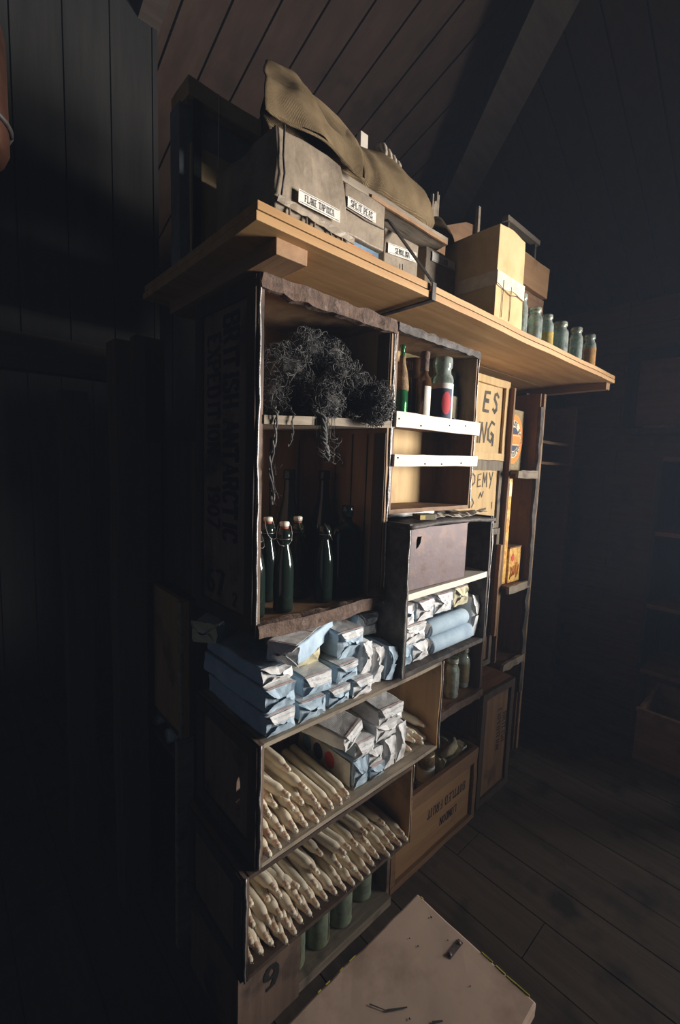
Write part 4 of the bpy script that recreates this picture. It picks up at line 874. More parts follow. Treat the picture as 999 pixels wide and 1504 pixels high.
# ------------------------------------------------------------------ dark oakum
def strand(mb, p, d, n, step, r, pull=None, pr=.05, curl=.9, m=0):
    pts = []; d = Vector(d).normalized(); p = Vector(p); ax = Vector((U(-1, 1), U(-1, 1), U(-1, 1))).normalized()
    for i in range(n):
        pts.append(p.copy()); d = (Matrix.Rotation(curl * U(.4, 1.2), 3, ax) @ d + Vector((U(-1, 1), U(-1, 1), U(-1, 1))) * .18).normalized()
        if i % 5 == 4: ax = (ax + Vector((U(-1, 1), U(-1, 1), U(-1, 1)))).normalized()
        if pull is not None:
            q = p - pull
            if q.length > pr * 1.12: d = (d - q.normalized() * .7).normalized()
            elif q.length < pr * .75: d = (d + q.normalized() * .7).normalized()
        p = p + d * step
        if pts[-1].x < .53 and p.x < pts[-1].x: p.x = pts[-1].x + .002
        if p.x > .872 and p.y > .78: p.x = .872
        if p.z > 1.695: p.z = 1.695
        if p.y > 1.05: p.y = 1.05
        if p.y > .79 and p.z < 1.458: p.z = 1.458 + U(0, .004)
    mb.tube(pts, [r * (1 - .5 * i / n) for i in range(n)], 4, m)
random.seed(21)
LUMPS = [((.72, .93, 1.632), .056), ((.775, .91, 1.620), .052), ((.65, .93, 1.56), .075), ((.60, .90, 1.505), .045), ((.69, .88, 1.51), .058), ((.765, .86, 1.555), .060), ((.80, .84, 1.535), .055), ((.832, .785, 1.520), .038), ((.815, .772, 1.480), .028), ((.70, .83, 1.50), .045), ((.845, .775, 1.50), .026)]
r = thing('oakum_tangle', 'tangled dark frayed oakum spilling over the shelf of the tall crate', 'rope', (.72, .88, 1.46))
b = MB()
for (c, rr) in LUMPS:
    k = rr * .80; vs = MB(); vs.lathe([(k * sin(pi * i / 10), -k * cos(pi * i / 10)) for i in range(11)], 14)
    vv = [Vector(c) + Vector(v) + noise.noise_vector((Vector(c) + Vector(v)) * 45) * .008 for v in vs.v]
    vv = [Vector((v.x, v.y, max(v.z, 1.457 if v.y > .79 else 1.40))) for v in vv]
    b.add(vv, vs.f, 0, False)
b.build('matted_core', 'oakum', r)
b = MB()
for (c, rr) in LUMPS:
    c = Vector(c)
    for k in range(int(34 + rr * 900)):
        d = Vector((U(-1, 1), U(-1, 1), U(-1, 1))).normalized(); d.y = -abs(d.y) if U(0, 1) < .7 else d.y
        p = c + d * rr * U(.8, 1.08); p.z = max(p.z, 1.46 if p.y > .79 else 1.42)
        strand(b, p, d.cross(Vector((U(-1, 1), U(-1, 1), U(-1, 1)))), 26, .0058, U(.0007, .0013), c, rr, U(.15, .75))
    for k in range(9):
        d = Vector((U(-1, 1), U(-1, .3), U(-.5, 1))).normalized(); strand(b, c + d * rr * .85, d, 8, .005, .0007, None, 1, U(.4, .9))
b.build('loose_strand', 'oakum', r)
b = MB()
def hang(pts, r, n=3):
    for k in range(n):
        ph = U(0, 6); q = []
        for i in range(28):
            t = i / 27 * (len(pts) - 1); a = int(min(t, len(pts) - 2)); p = Vector(pts[a]).lerp(Vector(pts[a + 1]), t - a)
            q.append(p + Vector((cos(i * .8 + ph), sin(i * .8 + ph), 0)) * r * 1.1 + noise.noise_vector(p * 60) * .004)
        b.tube(q, r * .8, 5)
hang([(.545, .812, 1.475), (.535, .790, 1.455), (.530, .789, 1.40), (.522, .790, 1.34), (.530, .791, 1.26)], .0028)
hang([(.585, .812, 1.475), (.577, .790, 1.455), (.575, .789, 1.41), (.568, .790, 1.385)], .0016, 2)
hang([(.655, .812, 1.475), (.660, .788, 1.455), (.664, .787, 1.40), (.678, .788, 1.36)], .0045, 4)
for k in range(26): strand(b, (.672 + U(-.012, .012), .786 + U(-.006, .006), 1.40 + U(-.03, .02)), (U(-1, 1), -.3, -1.4), 13, .0052, .0009, None, 1, U(.3, 1.0))
for k in range(8): strand(b, (.53 + U(-.004, .004), .789, 1.30 + U(-.03, .06)), (U(-1, 1), -.3, -1.4), 7, .005, .0007, None, 1, U(.2, .6))
b.build('hanging_strand', 'oakum', r)

# ------------------------------------------------------------------ things on the plank shelf
random.seed(5)
ZP = 1.7925
def paper_strip(parent, text, x0, x1, y, z0, z1, th, slope=0, cond=.7, name='paper_label', hole=None):
    b = MB(); n = 8; f = lambda a, c: (x0 + a * (x1 - x0), y, z0 + c * (z1 - z0) + slope * a)
    flap(b, f, (8, 2), 0, .0004, 2); o = b.build(name, 'labelpaper', parent, solid=.0006)
    b = MB(); adv = 5 * th / 6 * cond; L = sum(adv * (.7 if ch == ' ' else .72 if ch in 'I1.' else 1) for ch in text)
    lettering(b, text, (x0 + ((x1 - x0) - L) / 2, y - .0012, (z0 + z1) / 2 - th / 2 + slope * .15), (x1 - x0, 0, slope), (0, 0, 1), th, thick=1.0, thin=.5, cond=cond)
    b.build('lettering', 'ink', o)
    b = MB()
    for zz in (z0 + .0022, z1 - .0028): b.add([(x0 + .003, y - .0011, zz + slope * .03), (x1 - .003, y - .0011, zz + slope * .97), (x1 - .003, y - .0011, zz + .0007 + slope * .97), (x0 + .003, y - .0011, zz + .0007 + slope * .03)], [(0, 1, 2, 3)])
    b.build('label_rule', 'ink', o); return o
def wrapped(name, label, cat, x0, x1, y0, y1, z0, z1, mat, amp=.005, taper=0, n=(8, 6, 8), seed=0):
    r = thing(name, label, cat, ((x0 + x1) / 2, (y0 + y1) / 2, z0))
    b = MB(); b.gbox(x0, x1, y0, y1, z0, z1, n, amp, 16, seed=seed, fn=lambda p: Vector((p.x + taper * (z1 - p.z) * (p.x - x0) / (x1 - x0), p.y, max(p.z, z0 + .0005))), smooth=False)
    b.build('wrapping', mat, r, bevel=.003); return r
GB = 'labelled food packages'
r = wrapped('food_package', 'grey oilcloth package labelled FLAKE TAPIOCA at the shelf end', 'package', .503, .672, .765, 1.0, ZP, 1.985, 'oilcloth', .007, .22, seed=3); r['group'] = GB
b = MB(); flap(b, lambda a, c: (.506 + a * .20 , .758 - .003 * c, 1.858 - .010 * a + c * .012 - .012), (14, 2), 0, .003, 8); b.build('folded_seam', 'oilcloth', r, solid=.003)
b = MB()
for k in range(5): x = .53 + .036 * k + U(-.008, .008); b.tube([(x, .759, 1.80), (x + U(-.004, .004), .757, 1.825), (x + U(-.006, .006), .761, 1.85)], [.003, .0035, .0015], 6)
b.build('cloth_pleat', 'oilcloth', r)
paper_strip(r, 'FLAKE TAPIOCA', .552, .662, .7545, 1.861, 1.886, .0125, .002, .60)
b = MB(); b.tube([(.518, .757, 1.985), (.516, .756, 1.93), (.520, .757, 1.90), (.514, .757, 1.86)], .0022, 5); b.build('side_fold', 'tar', r)
r = thing('food_packet', 'small packet with orange front and blue edges under the split peas package', 'packet', (.775, .88, ZP))
b = MB(); b.gbox(.712, .832, .80, .97, ZP, 1.8715, (4, 4, 3), .001, 10); b.build('wrapper', 'bluetin', r, bevel=.002)
b = MB(); b.box(.716, .818, .7985, .7998, 1.797, 1.861); b.build('front_print', 'orangetin', r)
r = wrapped('food_package', 'brown paper package labelled SPLIT PEAS', 'package', .707, .838, .79, 1.0, 1.873, 1.979, 'oilcloth', .003, 0, seed=5); r['group'] = GB
paper_strip(r, 'SPLIT PEAS', .7105, .802, .7855, 1.926, 1.949, .013, -.001, .70)
b = MB(); b.tube([(.708, .7865, 1.921), (.77, .786, 1.919), (.837, .787, 1.923)], .0013, 5); b.build('folded_seam', 'tar', r)
r = wrapped('food_package', 'grey package labelled SEMOLINA behind the steel strap', 'package', .872, 1.008, .82, 1.0, ZP, 1.955, 'oilcloth', .003, 0, seed=7); r['group'] = GB
paper_strip(r, 'SEMOLINA', .882, .996, .8155, 1.894, 1.919, .0135, .012, .68)
b = MB(); b.tube([(.942, .816, 1.80), (.944, .8155, 1.85), (.941, .816, 1.885)], .0014, 5); b.build('folded_seam', 'tar', r)
r = wrapped('food_package', 'grey package labelled FLOUR, half in the shade of the carton', 'package', 1.070, 1.216, .84, 1.0, ZP, 1.985, 'oilcloth', .003, 0, seed=9); r['group'] = GB
paper_strip(r, 'FLOUR', 1.093, 1.208, .8355, 1.948, 1.974, .0135, .006, .68)
r = thing('small_box', 'little blue box squeezed between the FLOUR package and the carton', 'box', (1.18, .8, ZP))
b = MB(); b.box(1.150, 1.212, .770, .832, ZP, 1.818); b.build('box_body', 'bluetin', r, bevel=.002)
b = MB(); b.box(1.154, 1.208, .7685, .7695, ZP + .003, 1.812); b.build('front_print', 'labelpaper', r)
r = thing('cardboard_carton', 'tall tan cardboard carton sealed with paper tape, on the plank shelf', 'carton', (1.30, .79, ZP))
CZ = 2.054
b = MB(); b.gbox(1.222, 1.376, .70, .885, ZP, CZ, (6, 8, 12), .0025, 7, fn=lambda p: p + Vector((.016 * (p.x - 1.222) / .154 * (CZ - p.z) / .26, 0, .004 * sin(p.x * 40) if p.z > CZ - .012 else 0))); b.build('carton_body', 'card', r, bevel=.0015)
b = MB(); f = .010
flap(b, lambda a, c: (1.2205 + a * (.157 + f), .6975, 1.884 + c * .040 - .004 * sin(a * 8) * (1 - c)), (12, 2), 0, .0008, 4); flap(b, lambda a, c: (1.2200, .6975 + a * .13, 1.884 + c * .040), (8, 2), 0, .0008, 4); b.build('paper_tape', 'cardtape', r, solid=.0008)
b = MB()
for xx, z0 in ((1.256, 1.905), (1.304, 1.898)): b.tube([(xx, .6965, z0), (xx + .002, .698, 1.85), (xx + .001, .698, 1.80)], .0010, 5)
b.tube([(1.222, .6968, 1.888), (1.26, .6965, 1.879), (1.30, .6965, 1.872), (1.34, .6965, 1.881), (1.386, .697, 1.878)], .0010, 5); b.build('flap_seam', 'frame', r)

r = thing('board', 'short weathered plank with an orange edge under the burlap sack', 'plank', (.9, .93, 1.988))
b = MB(); b.gbox(.70, 1.118, .803, 1.06, 1.988, 2.006, (14, 4, 1), .002, 12); b.build('plank', 'grey', r)
b = MB(); b.gbox(.80, 1.112, .7990, .8045, 1.986, 1.995, (14, 1, 1), .0015, 22); b.build('split_edge', 'shelfwoodY', r, label='fresh orange split edge')

# burlap sack: rings along x
r = thing('burlap_sack', 'long tan burlap sack slumped over the packages and plank', 'sack', (.85, .92, 2.0))
st = [(.488, .795, .86, .92, 2.022, 2.065), (.505, .800, .90, 1.0, 2.010, 2.150), (.54, .803, .92, 1.04, 2.008, 2.205), (.60, .806, .925, 1.05, 2.008, 2.220), (.66, .804, .925, 1.06, 2.010, 2.222), (.72, .800, .925, 1.06, 2.011, 2.206), (.765, .790, .925, 1.06, 2.012, 2.184), (.79, .798, .925, 1.05, 2.014, 2.170), (.82, .788, .925, 1.06, 2.010, 2.178), (.88, .782, .925, 1.06, 2.009, 2.188), (.95, .782, .92, 1.06, 2.009, 2.180), (1.01, .785, .92, 1.05, 2.009, 2.165), (1.055, .795, .915, 1.03, 2.012, 2.130), (1.085, .83, .905, .98, 2.020, 2.095), (1.11, .86, .90, .94, 2.035, 2.078), (1.135, .85, .90, .96, 2.030, 2.096), (1.175, .83, .90, .98, 2.035, 2.114), (1.215, .84, .90, .97, 2.045, 2.112), (1.24, .87, .90, .94, 2.060, 2.095)]
shear = lambda x, y: .62 * (y - .785) * max(0, min(1, (1.0 - x) / .45))
SEC = [(0, 0), (.04, .16), (.12, .36), (.26, .58), (.50, .80), (.78, .95), (1.0, 1.0), (1.3, .95), (1.62, .76), (1.88, .46), (2.0, .16), (1.92, 0), (1.4, -.02), (.9, -.02), (.4, -.02)]
def ring(x, y0, yr, y1, z0, z1):
    out = []
    for (u, v) in SEC:
        y = y0 + (yr - y0) * u if u <= 1 else yr + (y1 - yr) * (u - 1)
        p = Vector((x + shear(x, y), y, z0 + (z1 - z0) * v)); d = noise.noise_vector(p * 11) * .017 + noise.noise_vector(p * 30) * .004; d.x *= .4
        q = p + d; q.z = max(q.z, 2.0068); out.append(q)
    return out
fine = []
for (a, c) in zip(st[:-1], st[1:]):
    for k in range(3): fine.append(tuple(a[i] + (c[i] - a[i]) * k / 3 for i in range(6)))
fine.append(st[-1]); b = MB(); vs = []; n = len(SEC)
for q in fine: vs += ring(*q)
L = len(fine); b.add(vs, [(i * n + k, i * n + (k + 1) % n, (i + 1) * n + (k + 1) % n, (i + 1) * n + k) for i in range(L - 1) for k in range(n)] + [list(range(n)), list(range((L - 1) * n, L * n))[::-1]], 0, True)
b.build('sack_body', 'burlap', r, sub=1)
b = MB()
def fl(a, c):                                                # loose mouth of the sack hanging over the front
    x = .492 + a * .262; y = .772 + .140 * c ** 1.25 - .008 * sin(c * pi); zt = 2.222 + .008 * sin(a * pi) - a * a * .040; zb = 2.004 + .012 * sin(a * pi) - .010 * a
    return (x + shear(x, y), y + .007 * sin(a * 9 + c * 3), zb + (zt - zb) * c)
flap(b, fl, (18, 9), 0, .0055, 6); b.v = [tuple(Vector(v) + Vector((0, noise.noise(Vector(v) * 15) * .016, 0))) for v in b.v]; b.sm = [True] * len(b.f); b.build('sack_mouth', 'burlap', r, solid=.004, sub=1)
b = MB(); b.tube([fl(k / 20, 0.0) for k in range(21)], .0028, 6); b.tube([fl(1, k / 8) for k in range(9)], .0025, 6); b.build('mouth_hem', 'burlap', r)
b = MB(); b.tube([(1.106, .90 + .052 * cos(a), 2.058 + .034 * sin(a)) for a in [2 * pi * k / 16 for k in range(17)]], .004, 6); b.build('tie_cord', 'tar', r)
r = tag(MB().gbox(.905, .932, .955, .97, 2.17, 2.262, (1, 1, 3), .002, 20).build('wood_offcut', 'slat', loc=(.918, .962, 2.17), bevel=.001), 'pale wood offcut sticking up behind the burlap sack', 'wood')
r = thing('rope_coil', 'coil of pale thick rope lying on the burlap sack', 'rope', (1.02, .99, 2.17))
b = MB()
for k in range(4): b.tube([(.985 + .021 * k + .010 * cos(a), .975 + .045 * cos(a), 2.226 + .036 * sin(a) - .006 * k) for a in [2 * pi * j / 18 for j in range(19)]], .0088, 8)
b.build('rope_turn', 'rope', r)
b = MB(); b.tube([(.93, .965, 2.212), (.955, .962, 2.222), (.985, .96, 2.212)], .010, 8); b.tube([(.80, .96, 2.235), (.83, .965, 2.228), (.87, .97, 2.212)], .012, 8); b.build('rope_end', 'rope', r)
o = MB()
for k in range(6): o.gbox(1.262 + .006 * k, 1.268 + .006 * k, .975, .985, 2.06, 2.245 + U(-.02, .03), (1, 1, 4), .002, 20, seed=k)
tag(o.build('split_stake', 'grey', loc=(1.28, .98, 2.06)), 'splintered pale stake standing between sack and carton', 'wood')

# crates behind
r = thing('tin_crate', 'grey tin-fronted crate with a black strap behind the FLAKE TAPIOCA package', 'crate', (.54, 1.14, ZP))
b = MB(); b.gbox(.455, .660, 1.05, 1.13, ZP, 2.155, (4, 3, 4), .002, 9); b.build('tin_body', 'greytin', r)
b = MB(); b.gbox(.462, .664, 1.042, 1.0505, ZP, 2.062, (4, 1, 2), .002, 9); b.build('lower_board', 'card', r)
b = MB(); b.gbox(.452, .668, 1.035, 1.13, 2.152, 2.190, (8, 3, 1), .003, 14); b.build('lid_board', 'card', r)
b = MB(); b.box(.452, .662, 1.0425, 1.049, 2.135, 2.147); b.build('edge_strip', 'shelfwoodY', r)
b = MB(); b.gbox(.464, .482, 1.034, 1.041, 1.80, 2.150, (1, 1, 8), .002, 10); b.build('strap', 'black', r)
b = MB(); b.gbox(.438, .4545, 1.05, 1.10, 1.80, 2.14, (1, 2, 3), .002, 9); b.build('side_tin', 'greytin', r)
b = MB(); b.tube([(.524, 1.033, 2.19), (.5235, 1.032, 2.12), (.5225, 1.0335, 2.03)], .0009, 5); b.build('string', 'whitepaper', r)
r = thing('wooden_box', 'dim wooden box with slanting side behind the cardboard carton', 'crate', (1.45, 1.1, ZP))
b = MB(); b.poly([(1.26, ZP), (1.575, ZP), (1.575, 2.275), (1.50, 2.262), (1.30, 2.17), (1.26, 2.14)], .012, X=T(0, 1.0, 0)); b.build('front_panel', 'brownwoodX', r)
b = MB(); b.box(1.563, 1.575, 1.012, 1.2, ZP, 2.27); b.build('side_panel', 'brownwood', r); b = MB(); b.box(1.26, 1.272, 1.012, 1.2, ZP, 2.14); b.build('side_panel', 'brownwood', r)
b = MB(); b.gbox(1.556, 1.570, .985, .999, 2.10, 2.335, (1, 1, 4), .001, 9); b.build('corner_post', 'grey', r)
for k, (z0, dx, dy, lb) in enumerate(((ZP, 0, 0, 'bottom board of the small pile behind the jars'), (1.86, .01, .01, 'second board of the small pile behind the jars'), (1.93, -.012, .0, 'third board of the small pile behind the jars'), (2.0, .008, .02, 'fourth board of the small pile behind the jars'), (2.07, -.005, .01, 'topmost board of the pile, under the tan tray'))):
    o = MB().gbox(1.80 + dx, 2.13 + dx, .96 + dy, 1.18 + dy, z0 + .001, z0 + .066, (8, 3, 2), .004, 12, seed=k).build('board', 'crateX' if k % 2 else 'brownwoodX', loc=(1.96, 1.07, z0)); tag(o, lb, 'board', 'boards piled behind the jars')
r = thing('wooden_tray', 'shallow tan wooden box on the board pile behind the jars', 'box', (1.98, 1.06, 2.14))
b = MB(); b.gbox(1.865, 2.108, .95, .962, 2.139, 2.265, (6, 1, 3), .003, 9); b.build('front_panel', 'crateX', r)
for xa in (1.866, 2.096): b = MB(); b.box(xa, xa + .011, .962, 1.16, 2.139, 2.255); b.build('side_panel', 'crate', r)
b = MB(); b.box(1.866, 2.107, 1.16, 1.172, 2.139, 2.255); b.build('back_panel', 'crate', r); b = MB(); b.box(1.877, 2.096, .962, 1.16, 2.139, 2.15); b.build('bottom_panel', 'crateX', r)
r = thing('stool_frame', 'thin pale wooden stool frame standing in the tan box behind the jars', 'stool', (2.02, 1.07, 2.151))
b = MB(); b.box(1.885, 2.20, 1.045, 1.075, 2.430, 2.452); b.build('cross_bar', 'grey', r)
for xa in (1.90, 2.165): b = MB(); b.box(xa, xa + .014, 1.052, 1.068, 2.152 if xa < 2 else 2.20, 2.430); b.build('upright', 'greyZ', r)
b = MB(); b.box(1.90, 2.179, 1.054, 1.066, 2.27, 2.284); b.build('lower_bar', 'grey', r)
r = thing('rope_coil', 'dark coil of old rope behind the last jars on the plank shelf', 'rope', (2.19, .96, ZP))
b = MB()
for k in range(5): b.tube([(2.195 + (.075 - .006 * k) * cos(a), .97 + (.065 - .004 * k) * sin(a), ZP + .012 + .021 * k + .003 * sin(3 * a)) for a in [2 * pi * j / 24 for j in range(25)]], .0105, 7)
b.build('rope_turn', 'brownwood', r)
b = MB(); b.tube([(2.16, .93, 1.90), (2.21, .92, 1.95), (2.235, .92, 1.985)], .004, 5); b.tube([(2.22, .95, 1.90), (2.19, .93, 1.94), (2.17, .92, 1.955)], .004, 5); b.build('rope_end', 'brownwood', r)

# label box and yellow tin on the shelf column
r = thing('biscuit_box', 'speckled box with round orange and blue label on the shelf column', 'box', (1.91, .98, 1.354))
b = MB(); b.gbox(1.846, 1.984, .955, 1.03, 1.354, 1.618, (3, 2, 4), .002, 9); b.build('box_body', 'boxpaper', r, bevel=.002)
cx, cz = 1.898, 1.490
def disc(rad, e, name, mat, sx=.78, a0=0, a1=360, r0=0):
    b = MB(); n = 40; y = .9535 - e
    vs = []
    for k in range(n + 1):
        a = radians(a0 + (a1 - a0) * k / n); vs += [(max(1.8465, cx + sx * r0 * cos(a)), y, cz + r0 * sin(a)), (max(1.8465, cx + sx * rad * cos(a)), y, cz + rad * sin(a))]
    b.add(vs, [(2 * k, 2 * k + 1, 2 * k + 3, 2 * k + 2) for k in range(n)]); return b.build(name, mat, r)
disc(.108, .0010, 'orange_ring', 'orange'); disc(.082, .0014, 'cream_ring', 'cream'); disc(.052, .0018, 'navy_disc', 'navy')
b = MB()
def arc_text(txt, rad, a_mid, h, flip=False):
    n = len(txt); da = (-1 if not flip else 1) * degrees_per
    for i, ch in enumerate(txt):
        if ch == ' ': continue
        a = radians(a_mid + da * (i - (n - 1) / 2)); u = Vector((sin(a), 0, -cos(a))) * (1 if not flip else -1); v = Vector((cos(a), 0, sin(a))) * (1 if not flip else -1)
        p = Vector((cx + .78 * rad * cos(a), .9515, cz + rad * sin(a))); q = p - u * h * .33 - v * h / 2
        lettering(b, ch, q, u, v, h, thick=1.5, thin=1.0, serif=False)
degrees_per = 17
arc_text('PLATE SOAP', .067, 60, .020); arc_text('MIXTURE', .067, -60, .020, True); b.build('ring_lettering', 'navy', r)
b = MB(); b.box(1.8470, 1.955, .9505, .9512, 1.462, 1.512); b.build('centre_panel', 'orange', r); 
b = MB(); b.box(1.852, 1.948, .9498, .9503, 1.466, 1.469); b.box(1.852, 1.948, .9498, .9503, 1.505, 1.508); b.build('panel_rule', 'cream', r)
r = thing('yellow_tin', 'small yellow lithographed tin with a red spot on the shelf column', 'tin', (1.95, .96, .846))
b = MB(); b.gbox(1.885, 1.994, .925, 1.02, .8465, 1.005, (2, 2, 3), .0008, 9); b.build('tin_body', 'yellowtin', r, bevel=.002)
b = MB(); b.gbox(1.883, 1.996, .923, 1.022, 1.005, 1.011, (2, 2, 1), .0008, 9); b.build('lid', 'brownwood', r)
b = MB(); b.poly([(.013 * cos(a), .017 * sin(a)) for a in [2 * pi * k / 16 for k in range(16)]], .0006, X=T(1.918, .9235, .962)); b.build('red_spot', 'redprint', r)
b = MB()
for k in range(7): b.tube([(1.90 + .012 * k, .9238, .86 + U(0, .02)), (1.91 + .011 * k, .9236, .90 + U(-.01, .01)), (1.905 + .012 * k, .9238, .925 + U(-.01, .02))], .002, 5)
b.build('red_scroll', 'orange', r)
r = thing('narrow_box', 'narrow yellow printed box half hidden on the middle shelf of the column', 'box', (1.86, .95, 1.19))
b = MB(); b.gbox(1.844, 1.872, .93, 1.05, .8465, 1.318, (1, 2, 4), .001, 9); b.build('box_body', 'yellowtin', r, bevel=.001)
b = MB(); b.box(1.846, 1.870, .9285, .9295, 1.24, 1.30); b.build('print_panel', 'cream', r)
# sacking in the fruit crate
r = thing('sacking_bundle', 'crumpled pale sacking inside the bottled fruit crate', 'sacking', (1.40, .93, .02))
b = MB(); b.gbox(1.315, 1.475, .83, 1.05, .014, .285, (8, 8, 8), .022, 18); b.build('sacking_body', 'tanpaper', r)
b = MB(); b.tube([(1.34, .86, .292), (1.38, .85, .305), (1.42, .86, .300), (1.45, .88, .306)], [.010, .018, .016, .008], 8); b.build('loose_fold', 'tanpaper', r)

# ------------------------------------------------------------------ pink painted chest
ch = thing('wooden_chest', 'low chest with faded pink painted lid and yellow chipped edges, nearest the camera', 'chest', (.18, .37, 0))
b = MB(); b.gbox(-.36, .712, .252, .492, 0, .421, (6, 2, 3), .001, 9); b.build('chest_body', 'pinkpaint', ch, bevel=.003)
b = MB(); b.gbox(-.37, .720, .244, .500, .4215, .450, (40, 10, 2), .0012, 18, fn=lambda p: p + Vector((0, (noise.noise(p * 30) * .003 if abs(p.y - .5) < .002 else 0), 0))); o = b.build('lid', 'pinkpaint', ch, bevel=.004)
b = MB()
for k in range(11):
    y = U(.255, .49); l = U(.006, .022); b.gbox(.7192 - U(0, .0012), .7204, y, y + l, .4485 - U(0, .003), .4505, (1, 4, 1), .0008, 60, seed=k)
for k in range(6):
    x = U(.30, .66); l = U(.004, .016); b.gbox(x, x + l, .4992 - U(0, .0008), .5004, .4485 - U(0, .002), .4504, (4, 1, 1), .0008, 60, seed=k)
b.build('paint_chip', 'yellowpaint', o, label='yellow paint showing at the edges')
b = MB(); b.gbox(.664, .706, .3795, .3895, .450, .4520, (4, 1, 1), .0004, 30); q = b.build('latch_plate', 'steel', ch, label='small steel latch plate')
b = MB()
for x in (.669, .700): b.lathe([(.0042, .4518), (.0038, .4535), (0, .4540)], 10, X=T(x, .3845, 0))
b.build('screw', 'rust', q)
b = MB()
for pts in ([(.50, .43), (.515, .405), (.545, .385)], [(.44, .43), (.455, .415)], [(.47, .41), (.478, .40)], [(.415, .42), (.43, .41)], [(.53, .36), (.537, .352)], [(.56, .345), (.575, .335)], [(.45, .385), (.46, .382)]):
    for a, c in zip(pts[:-1], pts[1:]):
        d = Vector((c[0] - a[0], c[1] - a[1], 0)); n_ = Vector((-d.y, d.x, 0)).normalized() * U(.0012, .0026)
        p, q2 = Vector((*a, .4517)), Vector((*c, .4517)); b.add([p - n_, q2 - n_ * .6, q2 + n_ * .6, p + n_], [(0, 1, 2, 3)])
for k in range(10):
    x, y = U(.40, .70), U(.27, .48); b.lathe([(U(.0008, .0022), .4514), (0, .4518)], 7, X=T(x, y, 0))
b.build('brushed_mark', 'darkmark', o, label='dark brushed marks on the lid')

# ------------------------------------------------------------------ end wall and doorway
r = thing('wall_box', 'dark wooden box hung on the boarded end wall', 'box', (3.1, .62, 1.6))
b = MB(); b.gbox(3.02, 3.195, .34, .845, 1.635, 2.06, (2, 6, 4), .003, 6); b.build('box_body', 'wallboard', r)
b = MB()
for (y0, y1, z0, z1) in ((.345, .40, 1.64, 2.06), (.79, .85, 1.60, 2.08), (.40, .79, 2.0, 2.06)): b.gbox(3.003, 3.021, y0, y1, z0, z1, (1, 3, 4), .002, 8)
b.build('box_frame', 'darkwall', r)
b = MB(); b.gbox(2.985, 3.195, .33, .82, 1.585, 1.615, (2, 8, 1), .003, 8); b.build('ledge', 'post', r)
b = MB(); b.gbox(2.99, 3.06, .36, .74, 1.616, 1.634, (2, 8, 1), .004, 16); b.build('folded_paper', 'grey', r)
r = thing('wall_cupboard', 'dark open cupboard standing against the end wall at the frame edge', 'cupboard', (3.0, .4, 0))
b = MB(); b.gbox(2.80, 3.195, .585, .605, 0.3, 1.45, (3, 1, 6), .003, 6); b.build('side_panel', 'darkwall', r)
b = MB(); b.gbox(2.80, 3.195, .19, .21, 0.3, 1.45, (3, 1, 6), .003, 6); b.build('side_panel', 'darkwall', r)
b = MB(); b.box(3.175, 3.195, .21, .585, .3, 1.45); b.build('back_panel', 'darkwall', r)
for z in (.30, .66, 1.05, 1.44): b = MB(); b.gbox(2.79, 3.175, .21, .585, z - .012, z + .01, (3, 6, 1), .002, 8); b.build('shelf_board', 'wallboard', r)
for y in (.56, .19): b = MB(); b.box(2.80, 2.84, y, y + .04, 0, .3); b.build('leg', 'darkwall', r)
r = thing('packing_crate', 'open empty crate on the floor by the end wall', 'crate', (2.62, .30, 0))
for (x0, x1, y0, y1) in ((2.42, 2.434, .10, .50), (2.80, 2.814, .10, .50), (2.434, 2.80, .10, .114), (2.434, 2.80, .486, .50)): b = MB(); b.gbox(x0, x1, y0, y1, 0, .25, (2, 4, 3), .002, 9); b.build('side_panel', 'wallboard', r)
b = MB(); b.box(2.434, 2.80, .114, .486, 0.001, .012); b.build('bottom_panel', 'wallboard', r)
b = MB(); b.box(2.414, 2.436, .096, .504, .240, .254); b.box(2.798, 2.818, .096, .504, .24, .254); b.build('rim_strip', 'brownwood', r)
r = thing('doorway_rack', 'dark open rack with two ledges in the doorway beyond the shelf column', 'rack', (2.4, 1.12, 0))
for x0 in (2.085, 2.70): b = MB(); b.gbox(x0, x0 + .03, 1.0, 1.25, 0, 1.72, (1, 2, 8), .002, 8); b.build('side_panel', 'darkwall' if x0 < 2.5 else 'wallboard', r)
for z in (1.515, 1.405): b = MB(); b.gbox(2.115, 2.70, 1.02, 1.25, z - .014, z, (6, 2, 1), .002, 8); b.build('shelf_board', 'brownwoodX', r)
b = MB()
for k in range(5): b.box(2.13 + .11 * k, 2.235 + .11 * k, 1.235, 1.25, 1.52, 1.71)
b.build('back_board', 'brownwood', r)

# ------------------------------------------------------------------ the dark side behind the crates
r = thing('packing_crate', 'dim upright crate behind the stencilled crate, beside the dark posts', 'crate', (.60, 1.22, .612))
b = MB(); b.gbox(.460, .474, 1.085, 1.345, .612, .985, (1, 3, 4), .002, 9); b.build('side_panel', 'crate', r)
b = MB(); b.gbox(.474, .80, 1.085, 1.345, .612, .985, (4, 3, 4), .002, 9); b.build('crate_body', 'frame', r)
b = MB(); b.gbox(.452, .4595, 1.085, 1.105, .612, .985, (1, 1, 5), .001, 9); b.build('corner_strip', 'grey', r)
r = thing('packing_crate', 'dark open crate under the dim upright crate behind the shelves', 'crate', (.62, 1.2, 0))
b = MB(); b.gbox(.440, .485, 1.082, 1.10, 0, .610, (1, 1, 6), .002, 9); b.build('front_board', 'grey', r)
b = MB(); b.box(.46, .80, 1.385, 1.40, 0, .61); b.build('back_panel', 'frame', r); b = MB(); b.box(.80, .815, 1.10, 1.40, 0, .61); b.build('side_panel', 'frame', r)
for z in (0.002, .515, .596): b = MB(); b.box(.46, .80, 1.10, 1.385, z, z + .014); b.build('shelf_board', 'frame', r)
